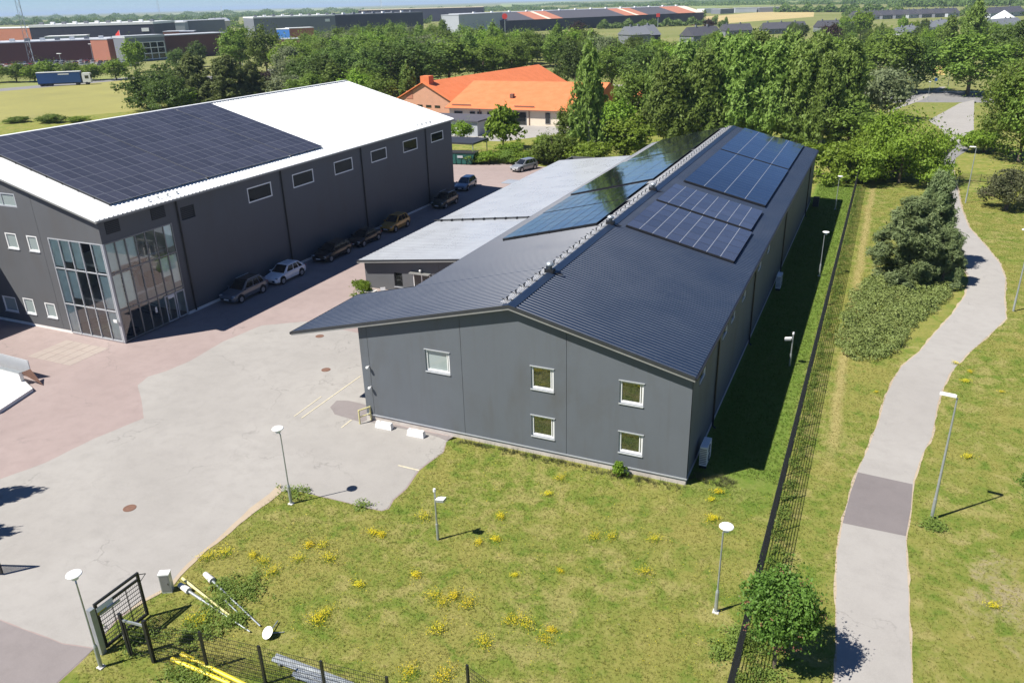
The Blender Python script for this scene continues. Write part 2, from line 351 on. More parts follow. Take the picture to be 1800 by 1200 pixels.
# worn paint lines
def ln(p, q, wd, name='painted_line'):
    a, b = Vector(G(*p)), Vector(G(*q)); n = Vector((-(b-a).y, (b-a).x)).normalized()*wd/2
    mb = MB(); mb.add([(*(a-n), .028), (*(b-n), .028), (*(b+n), .028), (*(a+n), .028)], [(0,3,2,1)])
    o = mb.build(name, M['line']); tag(o, kind='structure'); return o
ln((530,735), (634,661), .10); ln((517,732), (565,697), .09); ln((700,818), (737,827), .12); ln((600,752), (618,738), .10)
# path
pl_ = [(1466,1240),(1466,1200),(1472,1142),(1469,1054),(1472,967),(1481,920),(1495,865),(1507,830),(1527,786),(1545,740),(1557,696),(1571,667),(1586,643),(1615,620),(1644,585),(1672,555),(1697,520),(1705,490),(1683,443),(1660,387),(1647,343),(1638,312),(1640,300)]
pr_ = [(1602,1240),(1602,1200),(1597,1054),(1592,943),(1600,896),(1605,845),(1621,798),(1638,766),(1647,713),(1656,684),(1670,655),(1702,620),(1737,590),(1768,560),(1765,525),(1767,490),(1757,463),(1733,433),(1703,400),(1690,367),(1683,333),(1677,312),(1676,300)]
PATH = GP([(u-1, v) for u, v in pl_]) + GP([(u+1, v) for u, v in pr_[::-1]])
tri_sheet('path_verge', GP([(u-3, v) for u, v in pl_]) + GP([(u+3, v) for u, v in pr_[::-1]]), .008, M['gravel'], .07, .5, seed=9)
tri_sheet('footpath', GP(pl_) + GP(pr_[::-1]), .014, M['path'], .025, .4, seed=8)
tri_sheet('path_repair', GP([(1508,830),(1604,851),(1601,894),(1592,942),(1481,919),(1495,866)]), .020, M['patch'], .0)
tri_sheet('path_junction', GP([(1640,300),(1676,300),(1680,278),(1704,262),(1682,252),(1660,276),(1641,291)]), .020, M['road'], .05, 1, seed=3)
tri_sheet('wide_path', GP([(1652,226),(1632,212),(1686,182),(1712,176),(1712,215),(1712,250),(1704,260),(1680,255),(1668,246)]), .016, M['path'], .1, 2, seed=3)
tri_sheet('road', GP([(1500,165),(1561,161),(1860,164),(1860,181),(1590,180),(1500,185)]), .008, M['road'])
tri_sheet('road_kerb', GP([(1500,161.5),(1561,159.5),(1860,162.5),(1860,164),(1561,161),(1500,165)]), .02, M['concrete'])
tri_sheet('crossing_path', GP([(1553,199),(1600,179),(1652,153),(1663,153),(1618,177),(1575,193)]), .022, M['path'])
tri_sheet('far_road', GP([(-80,166),(0,156),(250,134),(520,134),(520,141),(250,138.5),(0,161),(-80,172)]), .01, M['road'])
tri_sheet('car_park', GP([(-60,125),(150,113),(245,112),(245,103),(-60,112)]), .01, M['road'])
tri_sheet('school_yard', [(-95,108),(-62,109),(-50,128),(-52,131),(-90,131)], .01, M['path'])
tri_sheet('back_lane', GP([(1060,152),(1150,156),(1150,152),(1060,148)]), .02, M['path'])
tri_sheet('side_street', GP([(470,122),(505,122),(530,132),(510,142),(470,140)]), .02, M['path'])
for q, c in (([(1215,46),(1430,30),(1432,19),(1360,20),(1235,30)], (.42,.33,.14)), ([(1225,16),(1480,4),(1400,-1),(1200,7)], (.20,.24,.07)),
             ([(300,30),(620,17),(600,13),(300,24)], (.24,.27,.10)), ([(60,140),(240,130),(240,138),(0,158),(-60,160)], (.2,.22,.06)),
             ([(880,13),(1010,6),(1000,2),(880,7)], (.22,.27,.08)), ([(1635,132),(1662,132),(1664,118),(1645,116)], (.5,.36,.12))):
    tri_sheet('field', GP(q), .006, plain('field_crop', c, .95, 0, .15, .02))
tri_sheet('meadow_field', [(-300,168),(-286,220),(-222,222),(-188,128),(-206,100)], .006, plain('hay_field', (.25,.235,.065), .95, 0, .14, .06))

# ------------------------------------------------------------ architecture helpers
def wall_panel(name, outer, holes, to3, mat, parent, depth=.16, inset=0.0):
    """flat cladding panel with real openings: outer and holes in 2D, to3(a,b,d) maps to 3D (d = depth behind the face)"""
    def ccw(P): return P if sum(P[i][0]*P[(i+1)%len(P)][1]-P[(i+1)%len(P)][0]*P[i][1] for i in range(len(P))) > 0 else P[::-1]
    rings = [ccw(outer)] + [ccw(h)[::-1] for h in holes]
    tr = tessellate_polygon([[Vector((a, b, 0)) for a, b in r] for r in rings])
    flat = [q for r in rings for q in r]; mb = MB()
    mb.add([to3(a, b, 0) for a, b in flat], [t for t in tr])
    for r in rings:
        n = len(r); mb.add([to3(a, b, 0) for a, b in r] + [to3(a, b, depth) for a, b in r], [(i, (i+1)%n, n+(i+1)%n, n+i) for i in range(n)])
    return mb.build(name, mat, parent)
def rect(a0, a1, b0, b1): return [(a0, b0), (a1, b0), (a1, b1), (a0, b1)]
def frame_ring(mb, a0, a1, b0, b1, t, to3, d0, d1, mi=0):
    for r in (rect(a0, a1, b0, b0+t), rect(a0, a1, b1-t, b1), rect(a0, a0+t, b0+t, b1-t), rect(a1-t, a1, b0+t, b1-t)):
        vs = [to3(a, b, d) for d in (d0, d1) for a, b in r]
        mb.add(vs, [(0,1,2,3), (4,7,6,5), (0,4,5,1), (1,5,6,2), (2,6,7,3), (3,7,4,0)], mi)
def pbox(mb, a0, a1, b0, b1, d0, d1, to3, mi=0):
    r = rect(a0, a1, b0, b1); vs = [to3(a, b, d) for d in (d0, d1) for a, b in r]
    mb.add(vs, [(0,1,2,3), (4,7,6,5), (0,4,5,1), (1,5,6,2), (2,6,7,3), (3,7,4,0)], mi)
def window(parent, a0, a1, b0, b1, to3, fr='white', pane='pane', rec=.10, t=.07, sill=True, mull=(), name='window', ft=.05):
    mb = MB(); frame_ring(mb, a0, a1, b0, b1, t, to3, rec-ft, rec+.04); o = mb.build(name, M[fr], parent)
    for x in mull:
        q = MB(); pbox(q, x-.025, x+.025, b0+t, b1-t, rec-ft+.005, rec+.03, to3); q.build('mullion', M[fr], o)
    g = MB(); g.add([to3(a, b, rec+.02) for a, b in rect(a0+t*.8, a1-t*.8, b0+t*.8, b1-t*.8)], [(0,1,2,3)]); g.build('pane', M[pane], o)
    if sill:
        q = MB(); pbox(q, a0-.03, a1+.03, b0-.07, b0-.005, -.06, rec, to3); q.build('sill', M['alu'], o)
    return o
def corrugated(name, x0, z0, x1, z1, y0, y1, mat, parent, pitch=.34, h=.042, thick=.03, x0f=None):
    """trapezoid roof sheet: ribs run from (x0,z0) to (x1,z1), repeated along y"""
    prof = []; y = y0
    while y < y1-1e-4:
        for f, hh in ((0, 0), (.55, 0), (.66, h), (.89, h)):
            yy = y+f*pitch
            if yy < y1: prof.append((yy, hh))
        y += pitch
    prof.append((y1, 0)); s = 1 if x1 > x0 else -1
    vs = [(x0, yy, z0+hh) for yy, hh in prof] + [(x1, yy, z1+hh) for yy, hh in prof]
    n = len(prof); fs = [((i, n+i, n+i+1, i+1) if s > 0 else (i, i+1, n+i+1, n+i)) for i in range(n-1)]
    mb = MB(); mb.add(vs, fs)
    mb.add([(x0,y0,z0-.004),(x1,y0,z1-.004),(x1,y1,z1-.004),(x0,y1,z0-.004),(x0,y0,z0-thick),(x1,y0,z1-thick),(x1,y1,z1-thick),(x0,y1,z0-thick)],
           [(0,1,2,3),(4,7,6,5),(0,4,5,1),(1,5,6,2),(2,6,7,3),(3,7,4,0)])
    return mb.build(name, mat, parent)
yface = lambda y: (lambda a, b, d: (a, y+d, b))            # wall facing -y
xface = lambda x: (lambda a, b, d: (x-d, a, b))            # wall facing +x (a runs along y)

# ------------------------------------------------------------ main hall
RX, RZ, SL, SR = -10.80, 9.811, .246, .247                # ridge x, ridge z, slopes
zl = lambda x: RZ+SL*(x-RX); zr = lambda x: RZ-SR*(x-RX)
LEN = 72.6; LW = -21.84
hall = thing('industrial_hall', 'long dark grey hall with dark ribbed gable roof and solar panels, nearest the lawn', 'building', (0,0,0))
wins = [(-16.88,-15.15,4.50,5.98), (-9.62,-8.17,4.55,6.03), (-4.12,-2.72,4.62,6.04), (-9.64,-8.14,1.32,2.74), (-4.08,-2.65,1.38,2.76)]
js = [LW, -21.2, -14.3, -7.36, 0.0]; drop = .10
for i in range(4):
    a, b = js[i]+(.0 if i == 0 else .012), js[i+1]-(.0 if i == 3 else .012)
    top = [(b, (zr if b > RX else zl)(b)-drop)]
    if a < RX < b: top.append((RX, RZ-drop))
    top.append((a, (zr if a > RX else zl)(a)-drop))
    hs = [rect(*q) for q in wins if a < q[0] and q[1] < b]
    wall_panel('wall_panel', [(a, .42), (b, .42)] + top, hs, yface(0.0), M['clad'], hall)
mb = MB(); mb.box(LW+.2, -.2, .16, .2, .3, 6.4); mb.build('joint_backing', M['trim'], hall)
for q in wins: window(hall, *q, yface(0.0), pane='palepane' if q[0] < -16 else 'lawnpane', rec=.13, t=.11, mull=(q[1]-.20,))
for q in wins:
    mb = MB(); mb.box(q[0]-.06, q[1]+.06, -.05, .0-.002, q[3]+.0, q[3]+.045); mb.build('window_head', M['alu'], hall)
# east side, panels along y
ej = [0, 7.2, 14.4, 21.6, 33.0, 44.0, 55.0, 65.0, LEN]
ew = [(2.0, 3.7, 5.45, 6.15), (9.0, 10.7, 5.45, 6.15), (12.0, 13.6, 5.45, 6.15), (16.4, 18.0, 5.45, 6.15), (24, 25.6, 5.45, 6.15), (29, 30.6, 5.45, 6.15)]
for i in range(len(ej)-1):
    a, b = ej[i]+.01, ej[i+1]-.01
    wall_panel('wall_panel', rect(a, b, .42, zr(0)-.12), [rect(*q) for q in ew if a < q[0] and q[1] < b], xface(0.0), M['clad'], hall)
for q in ew: window(hall, *q, xface(0.0), sill=False, rec=.08, t=.06)
mb = MB(); mb.box(LW, LW+.16, .17, LEN, .42, zl(LW)-.12); mb.build('wall_panel', M['clad'], hall)
mb = MB(); mb.box(LW, -.17, LEN-.2, LEN, .42, 6.6); mb.add([(LW,LEN,6.6),(-.1,LEN,6.6),(RX,LEN,RZ-.12)], [(0,2,1)]); mb.build('wall_panel', M['clad'], hall)
mb = MB(); mb.box(LW+.04, -.04, .04, .3, 0, .40); mb.box(-.34, -.04, .3, LEN-.04, 0, .40); mb.box(LW+.04, LW+.34, .3, LEN-.04, 0, .40); mb.build('plinth', M['plinth'], hall)
mb = MB(); mb.box(LW, .02, -.035, .0-.003, .40, .47); mb.box(.003, .035, -.03, LEN, .40, .47); mb.build('drip_flashing', M['alu'], hall)
for y in (7.2, 21.8, 41.3, 65.3):
    mb = MB(); mb.tube((.09, y, .25), (.09, y, 6.75), .06, n=8); mb.tube((.09, y, .25), (.28, y, .1), .06, n=8); mb.build('downpipe', M['black'], hall)
OF, OR = .42, .20                                           # overhangs
CX, CY = -27.05, 7.45                                       # canopy corner
corrugated('roof', RX, RZ, OR, zr(OR), -OF, LEN+.1, M['roofdark'], hall)
corrugated('roof', RX, RZ, LW-.10, zl(LW-.10), CY, LEN+.1, M['roofdark'], hall)
corrugated('roof', RX, RZ, CX, zl(CX), -OF, CY, M['roofdark'], hall)
def strip(name, pts, z_top, z_bot, yo, mat, thick=.03, parent=None):
    mb = MB(); n = len(pts)
    vs = []
    for x, z in pts: vs += [(x, yo, z+z_top), (x, yo, z+z_bot), (x, yo+thick, z+z_top), (x, yo+thick, z+z_bot)]
    fs = []
    for i in range(n-1):
        a, b = 4*i, 4*(i+1); fs += [(a, a+1, b+1, b), (a+2, b+2, b+3, a+3), (a, b, b+2, a+2), (a+1, a+3, b+3, b+1)]
    mb.add(vs, fs); return mb.build(name, mat, parent or hall)
gp = [(CX, zl(CX)), (RX, RZ), (OR, zr(OR))]
strip('verge_board', gp, .075, -.13, -OF-.033, M['trim'])
strip('verge_flashing', gp, -.135, -.24, -OF-.02, M['trimlight'])
strip('soffit', gp, -.20, -.235, -OF+.015, M['trim'], .42)
strip('verge_board', [(LW-.1, zl(LW-.1)), (RX, RZ), (OR, zr(OR))], .075, -.2, LEN+.1, M['trim'])
mb = MB(); mb.box(OR+.003, OR+.12, -OF, LEN+.1, zr(OR)-.16, zr(OR)-.02); mb.build('gutter', M['black'], hall)
mb = MB(); mb.box(CX-.12, CX-.003, -OF-.03, CY+.03, zl(CX)-.16, zl(CX)-.01); mb.build('gutter', M['black'], hall)
mb = MB(); mb.box(CX, LW-.1, CY+.003, CY+.04, 5.6, 5.62)
mb.add([(CX,CY+.005,zl(CX)+.06),(LW-.1,CY+.005,zl(LW-.1)+.06),(LW-.1,CY+.005,zl(LW-.1)-.2),(CX,CY+.005,zl(CX)-.2),(CX,CY+.04,zl(CX)+.06),(LW-.1,CY+.04,zl(LW-.1)+.06),(LW-.1,CY+.04,zl(LW-.1)-.2),(CX,CY+.04,zl(CX)-.2)],
       [(0,1,2,3),(4,7,6,5),(0,4,5,1),(1,5,6,2),(2,6,7,3),(3,7,4,0)]); mb.build('canopy_trim', M['trim'], hall)
mb = MB(); mb.box(LW-.02+.0-.18, LW-.103, CY+.05, LEN+.1, zl(LW)-.2, zl(LW)-.06); mb.build('gutter', M['black'], hall)
# ridge cap and the bird-spike walkway with its little stands
mb = MB()
for s, z in ((-1, zl), (1, zr)):
    x = RX+s*.42
    q = [(RX,-OF,RZ+.085),(x,-OF,z(x)+.06),(x,LEN+.1,z(x)+.06),(RX,LEN+.1,RZ+.085)]
    q2 = [(a,b,c-.03) for a,b,c in q]
    mb.add(q+q2, [(0,1,2,3) if s < 0 else (0,3,2,1), (4,7,6,5) if s < 0 else (4,5,6,7), (1,5,6,2), (0,4,5,1), (2,6,7,3)])
mb.build('ridge_cap', M['roofdark'], hall)
mb = MB()
for k in range(5):
    x = RX-.62+k*.11; mb.box(x-.012, x+.012, -.1, LEN, zl(RX-.6)+.17+.0, zl(RX-.6)+.20)
for k in range(int(LEN/.25)): y = -.05+k*.25; mb.box(RX-.66, RX-.14, y, y+.02, zl(RX-.6)+.165, zl(RX-.6)+.169)
mb.build('walkway_grating', M['white'], hall)
st = MB(); st.obox((0,0,.12), (.02,0,0), (0,.02,0), (0,0,.16)); st.obox((-.1,0,.10), (.12,0,-.05), (0,.02,0), (0,0,.015)); st.obox((.12,0,.10), (.12,0,.05), (0,.02,0), (0,0,.015)); st.tube((0,-.12,.26),(0,.12,.26),.02,n=5)
st.v = [(a*1.6, b*1.6, c*1.25) for a, b, c in st.v]; stm = st.mesh('walkway_stand', M['black']); y = .4
while y < LEN-.3: link('walkway_stand', stm, hall, (RX-.42, y, zl(RX-.42)+.02)); y += 1.25
for y in (6.1, 18.8, 31.4):
    o = thing('roof_vent', {6.1: 'silver roof vent cowl on the ridge of the nearest hall, closest to the front gable', 18.8: 'silver roof vent cowl on the ridge beside the lower solar arrays', 31.4: 'farthest silver roof vent cowl on the hall ridge'}[y], 'roof vent', (RX, y, RZ+.05))
    q = MB(); q.box(-.30, .30, -.22, .22, .0, .22); q.build('base', M['black'], o)
    q = MB(); q.lathe([(.16,.22),(.16,.42),(.26,.46),(.27,.54),(.18,.66),(.05,.70)], 14); q.build('cowl', M['steel'], o, smooth=True)
    q = MB(); q.box(.3, .9, -.04, .04, -.10, -.03); q.build('bracket', M['black'], o)
# two small security cameras on the front wall
for z, n in ((4.08, 'upper'), (2.58, 'lower')):
    o = thing('security_camera', f'white {n} security camera at the left edge of the dark front wall', 'camera', (-21.25, 0, z))
    q = MB(); q.tube((0,-.01,0), (0,-.16,.02), .04, n=8); q.build('bracket', M['white'], o)
    q = MB(); q.lathe([(.03,.06),(.10,.04),(.12,-.03),(.09,-.10),(.03,-.13)], 12, c=(0,-.22,0)); q.build('dome', M['white'], o, smooth=True)

# ------------------------------------------------------------ solar arrays
def pv_mesh(name, wx_, wy_, glass, frame, b=.022, t=.035):
    mb = MB(); x, y = wx_/2-.008, wy_/2-.008
    mb.box(-x, x, -y, y, 0, t, 0)
    mb.add([(-x+b,-y+b,t+.001),(x-b,-y+b,t+.001),(x-b,y-b,t+.001),(-x+b,y-b,t+.001)], [(0,1,2,3)], 1)
    return mb.mesh(name, [frame, glass])
def array(label, side, x0, x1, y0, y1, nx, ny, glass, frame, zf=None, tilt=.0, group='solar arrays'):
    zf = zf or (zr if side > 0 else zl); xm, ym = (x0+x1)/2, (y0+y1)/2
    o = thing('solar_array', label, 'solar panels', (xm, ym, zf(xm)), 0, group)
    sl_ = (zf(x1)-zf(x0))/(x1-x0); ang = -math.atan(sl_); cs = math.cos(ang)
    dx, dy = (x1-x0)/nx/cs, (y1-y0)/ny
    me = pv_mesh('solar_panel', dx, dy, M[glass], M[frame]); o.rotation_euler.y = ang
    for i in range(nx):
        for j in range(ny):
            p = link('solar_panel', me, o, ((i+.5-nx/2)*dx, (j+.5-ny/2)*dy, .20))
            p.rotation_euler = (random.gauss(0, .0035), random.gauss(0, .0035), 0)
    W_, H_ = nx*dx/2, ny*dy/2
    for k in range(4): yy = -H_+k*2*H_/4; mb = MB(); mb.box(-W_+.03*(k > 0), W_-.03*(k > 0), yy-.02, yy+.03, .07, .19); mb.build('mounting_rail', M['black'], o)
    if side > 0 and glass != 'pv_grey':
        for k in range(1, nx): mb = MB(); mb.box(-W_+k*dx-.022, -W_+k*dx+.022, -H_, H_, .237, .246); mb.build('cover_strip', M['pv_strip'], o)
    for k in range(nx+1):
        mb = MB(); xx = -W_+min(k*dx, 2*W_-.1)+.02; mb.box(xx, xx+.06, -H_-.05, -H_+.04, .02, .19); mb.build('clamp', M['black'], o)
    return o
gA = 'solar arrays on the nearest hall'
array('bluish solar array on the right slope, the one nearest the front gable', 1, -9.72, -1.30, 19.3, 27.9, 8, 5, 'pv_blue', 'pv_black_frame', group=gA)
array('bluish solar array on the right slope, second from the front gable', 1, -9.72, -1.50, 28.45, 35.25, 8, 4, 'pv_blue', 'pv_black_frame', group=gA)
array('glossy black solar array on the right slope, third from the front gable', 1, -9.38, -1.58, 37.4, 55.2, 4, 17, 'pv_black', 'pv_black_frame', group=gA)
array('glossy black solar array on the right slope at the far gable', 1, -9.38, -1.62, 55.7, 72.4, 4, 16, 'pv_black', 'pv_black_frame', group=gA)
array('black solar array on the left slope, the one nearest the front gable', -1, -20.25, -12.0, 19.2, 28.2, 8, 5, 'pv_black', 'pv_black_frame', group=gA)
array('black solar array on the left slope, second from the front gable', -1, -20.4, -12.35, 28.5, 35.9, 8, 4, 'pv_black', 'pv_black_frame', group=gA)
array('black solar array on the left slope, third from the front gable', -1, -20.9, -12.3, 37.3, 55.4, 4, 17, 'pv_black', 'pv_black_frame', group=gA)
array('black solar array on the left slope at the far gable', -1, -20.4, -12.3, 55.8, 72.4, 4, 16, 'pv_black', 'pv_black_frame', group=gA)

# heat pumps
def heat_pump(label, x, y):
    o = thing('heat_pump', label, 'heat pump', (x, y, 0))
    q = MB(); q.box(-.22, .22, -.65, .65, .25, 1.5); q.build('casing', M['white'], o)
    for z in (.58, 1.16):
        q = MB(); q.tube((.22,0,z), (.235,0,z), .27, n=20); g = q.build('fan_grille', M['trim'], o)
        q = MB()
        for k in range(6): a = k*math.pi/3; q.obox((.24, .12*math.cos(a), z+.12*math.sin(a)), (.004,0,0), (0,.10*math.cos(a),.10*math.sin(a)), (0,-.02*math.sin(a),.02*math.cos(a)))
        q.build('fan', M['steel'], g)
    for k in range(9): q = MB(); q.box(-.20, .20, -.664, -.652, .36+k*.12, .42+k*.12); q.build('louvre', M['trimlight'], o)
    for yy in (-.5, .5): q = MB(); q.box(-.2, .2, yy-.04, yy+.04, 0, .25); q.build('foot', M['black'], o)
    return o
heat_pump('white heat pump on the ground at the near end of the shaded right wall', .50, 2.75)
heat_pump('white heat pump halfway along the shaded right wall', .50, 36.6)
o = thing('wheeled_bin', 'dark bin standing at the far end of the shaded right wall', 'bin', (.8, 71.5, 0)); q = MB(); q.box(-.35,.35,-.4,.4,.1,1.2); q.build('body', M['trim'], o); q = MB(); q.box(-.38,.38,-.43,.43,1.2,1.28); q.build('lid', M['dark'], o)

# ------------------------------------------------------------ low annex between the buildings
annex = thing('annex', 'low annex with pale grey ribbed lean-to roof between the two halls', 'building', (0,0,0))
AX, AY, AE = -37.4, 23.2, 82.0; za = lambda x: 2.98+.113*(x+37.7)
ah = [(-34.05,-33.1,.55,2.0), (-31.9,-30.0,.16,2.15)]
wall_panel('wall_panel', [(AX, .12), (-29.0, .12), (-29.0, za(-29.0)-.1), (AX, za(AX)-.1)], [rect(*q) for q in ah], yface(AY), M['clad2'], annex)
wall_panel('wall_panel', [(-28.98, .12), (LW, .12), (LW, za(LW)-.1), (-28.98, za(-28.98)-.1)], [], yface(AY), M['clad2'], annex)
window(annex, *ah[0], yface(AY), fr='trim', rec=.10)
dq = MB(); frame_ring(dq, *ah[1], .09, yface(AY), .03, .10); d_ = dq.build('door', M['white'], annex)
q = MB(); pbox(q, -31.0, -30.9, .25, 2.06, .03, .09, yface(AY)); q.build('mullion', M['white'], d_)
q = MB(); q.add([(a, AY+.07, b) for a, b in rect(-31.8,-30.1,.25,2.06)], [(0,1,2,3)]); q.build('pane', M['pane'], d_)
q = MB(); q.box(-32.05, -29.85, AY-.5, AY-.003, 2.2, 2.3); q.build('door_canopy', M['trimlight'], annex)
q = MB(); q.tube((-30.9,AY-.2,2.55),(-30.9,AY,2.55),.05); q.lathe([(.03,.1),(.11,.05),(.11,-.06),(.03,-.12)], 10, c=(-30.9,AY-.25,2.55)); q.build('wall_lamp', M['white'], annex)
mb = MB(); mb.box(AX, AX+.16, AY+.17, AE, .12, 2.86); mb.build('wall_panel', M['clad2'], annex)
mb = MB(); mb.box(AX, LW, AE, AE+.16, .12, 2.9); mb.build('wall_panel', M['clad2'], annex)
mb = MB(); mb.box(AX+.03, LW, AY+.03, AY+.3, 0, .119); mb.box(AX+.03, AX+.3, AY+.3, AE, 0, .119); mb.build('plinth', M['plinth'], annex)
corrugated('roof', LW-.03, za(LW-.03), -37.75, za(-37.75), AY-.65, 38.45, M['roofgrey'], annex, pitch=.6, h=.022)
corrugated('roof', LW-.03, za(LW-.03)+.06, -37.75, za(-37.75)+.06, 38.6, 77.4, M['roofgrey'], annex, pitch=.6, h=.022)
strip('verge_board', [(-37.78, za(-37.78)), (LW, za(LW))], .06, -.13, AY-.69, M['trim'], parent=annex)
strip('verge_flashing', [(-37.78, za(-37.78)), (LW, za(LW))], -.135, -.24, AY-.68, M['trimlight'], parent=annex)
strip('soffit', [(-37.7, za(-37.7)), (LW, za(LW))], -.20, -.22, AY-.64, M['trim'], .62, parent=annex)
strip('snow_guard', [(-38.0, za(-38.0)), (LW-.3, za(LW-.3))], .22, .10, 38.42, M['trim'], parent=annex)
km = MB(); km.box(-.05,.05,-.25,.06,-.02,.2); km = km.mesh('guard_bracket', M['black'])
for k in range(11): link('guard_bracket', km, annex, (-37.0+k*1.35, 38.4, za(-37.0+k*1.35)+.05))
for y in (40.0, 47.5): q = MB(); q.lathe([(.14,0),(.14,.35),(.22,.38),(.05,.5)], 10, c=(-24.2, y-10, za(-24.2))); q.build('vent_pipe', M['black'], annex)
mb = MB(); mb.box(-37.78, -37.70, AY-.65, 77.4, 2.82, 2.96); mb.build('gutter', M['trim'], annex)
mb = MB(); mb.box(-39.6, -37.76, 60.0, 62.5, 2.86, 2.94); mb.build('small_canopy', M['roofgrey'], annex)

# ------------------------------------------------------------ second hall (white roof)
hall2 = thing('white_roofed_hall', 'tall dark hall with bright white roof and glass corner entrance on the left', 'building', (0,0,0))
BX, BY, BE = -48.8, 3.66, 63.4; B2 = .277; zb = lambda x: 10.80+B2*(-48.35-x); RB = -66.2; BW = -83.6; RZB = zb(RB)
sw = [(-60.75,-59.3,7.28,8.70), (-58.0,-56.68,7.3,8.69), (-60.8,-59.4,1.2,2.70), (-57.98,-56.65,1.2,2.6), (-61.6,-58.1,11.05,12.24), (-63.6,-61.8,1.1,2.55)]
sj = [BW, -76, -64.4, -56.2]
for i in range(3):
    a, b = sj[i]+.01, sj[i+1]-.01; top = [(b, min(zb(b), RZB)-.1)]
    zz = lambda x: zb(x) if x > RB else RZB-B2*(RB-x)
    top = [(b, zz(b)-.1)] + ([(RB, RZB-.1)] if a < RB < b else []) + [(a, zz(a)-.1)]
    wall_panel('wall_panel', [(a,.30),(b,.30)]+top, [rect(*q) for q in sw if a < q[0] and q[1] < b], yface(BY), M['clad2'], hall2)
for q in sw: window(hall2, *q, yface(BY), rec=.06, t=.12, pane='palepane', mull=((q[0]+q[1])/2,) if q[1]-q[0] > 3 else (), fr='white' if q[3] < 11 else 'alu', sill=q[3] < 11)
GX0, GY1, GZ = -55.25, 10.95, 8.72                          # glass corner extents
wall_panel('wall_panel', [(-56.18,.30),(GX0,.30),(GX0,GZ),(BX,GZ),(BX,zb(BX)-.1),(-56.18,zb(-56.18)-.1)], [], yface(BY), M['clad2'], hall2, depth=.12)
evj = [BY+.001, 11.8, 26.0, 40.6, 55.95, BE]
eh = [(20.9,24.45,8.2,9.68),(27.85,31.4,8.25,9.7),(35.25,38.85,8.2,9.68),(42.75,46.25,8.25,9.66),(50.2,53.8,8.2,9.68),(57.5,60.95,8.35,9.6),(12.2,13.85,8.6,9.75)]
for i in range(1, 5):
    a, b = evj[i]+.012, evj[i+1]-.012
    wall_panel('wall_panel', rect(a, b, .30, 10.68), [rect(*q) for q in eh if a < q[0] and q[1] < b], xface(BX), M['clad2'], hall2)
wall_panel('wall_panel', [(BY+.12,GZ),(GY1,GZ),(GY1,.30),(11.79,.30),(11.79,10.68),(BY+.12,10.68)], [], xface(BX), M['clad2'], hall2, depth=.12)
for q in eh[:6]: window(hall2, *q, xface(BX), pane='darkpane', rec=.05, t=.11, sill=False)
for q in (eh[6], (4.25,5.65,9.38,10.4), (8.95,10.5,9.4,10.4)):
    d0 = .12 if q is eh[6] else -.03
    o = MB(); pbox(o, q[0], q[1], q[2], q[3], d0, d0+.02, xface(BX)); g = o.build('louvre', M['dark'], hall2)
    for k in range(6): z = q[2]+.1+k*(q[3]-q[2]-.15)/6; s_ = MB(); pbox(s_, q[0]+.04, q[1]-.04, z, z+.05, d0-.03, d0-.004, xface(BX)); s_.build('slat', M['trim'], g)
mb = MB(); mb.box(BW, BW+.2, BY+.2, BE, .3, 10.68); mb.box(BW+.2, BX-.17, BE-.2, BE, .3, 10.6); mb.add([(BW,BE,10.6),(BX,BE,10.6),(RB,BE,RZB-.12)], [(0,2,1)]); mb.build('wall_panel', M['clad2'], hall2)
mb = MB(); mb.box(BW+.03, BX-.03, BY+.03, BY+.12, 0, .29); mb.box(BX-.3, BX-.03, GY1, BE-.03, 0, .29); mb.build('plinth', M['whitecon'], hall2)
for y in evj[1:5]:
    q = MB(); q.tube((BX+.11,y,.2),(BX+.11,y,10.6),.075,n=8); q.build('downpipe', M['black'], hall2)
corrugated('roof', RB, RZB, -48.35, 10.80, BY-.45, BE+.1, M['roofwhite'], hall2, pitch=.45, h=.05)
corrugated('roof', RB, RZB, BW-.4, RZB-B2*(RB-BW+.4), BY-.45, BE+.1, M['roofwhite'], hall2, pitch=.45, h=.05)
g2 = [(BW-.4, RZB-B2*(RB-BW+.4)), (RB, RZB), (-48.35, 10.80)]
strip('verge_board', g2, .08, -.10, BY-.48, M['roofwhite'], parent=hall2); strip('verge_flashing', g2, -.105, -.26, BY-.46, M['trimlight'], parent=hall2); strip('soffit', g2, -.22, -.25, BY-.43, M['trim'], .42, parent=hall2)
strip('verge_board', g2, .08, -.2, BE+.1, M['roofwhite'], parent=hall2)
mb = MB(); mb.box(-48.347, -48.22, BY-.45, BE+.1, 10.62, 10.78); mb.build('gutter', M['trimlight'], hall2)
mb = MB(); mb.box(RB-.25, RB+.25, BY-.45, BE+.1, RZB+.06, RZB+.10); mb.build('ridge_cap', M['roofwhite'], hall2)
for y0, L_ in ((9.2, 3.2), (54.5, 3.4)):                      # snow rails at the eave
    q = MB()
    for z in (.14, .26): q.tube((-49.0,y0,zb(-49.0)+z),(-49.0,y0+L_,zb(-49.0)+z),.02,n=6)
    for k in range(4): q.box(-49.1,-48.9,y0+k*L_/3-.02,y0+k*L_/3+.02,zb(-49)+.03,zb(-49)+.27)
    q.build('snow_rail', M['steel'], hall2)
gB = 'solar arrays on the white roof'
array('slate solar array on the white roof, the one nearest the glass entrance', 1, -65.75, -49.95, 6.1, 17.15, 9, 10, 'pv_grey', 'pv_frame', zb, group=gB)
array('slate solar array in the middle of the panelled part of the white roof', 1, -65.75, -49.95, 17.3, 29.4, 9, 11, 'pv_grey', 'pv_frame', zb, group=gB)
array('slate solar array on the white roof, the one farthest from the glass entrance', 1, -65.75, -49.95, 29.55, 35.05, 9, 5, 'pv_grey', 'pv_frame', zb, group=gB)
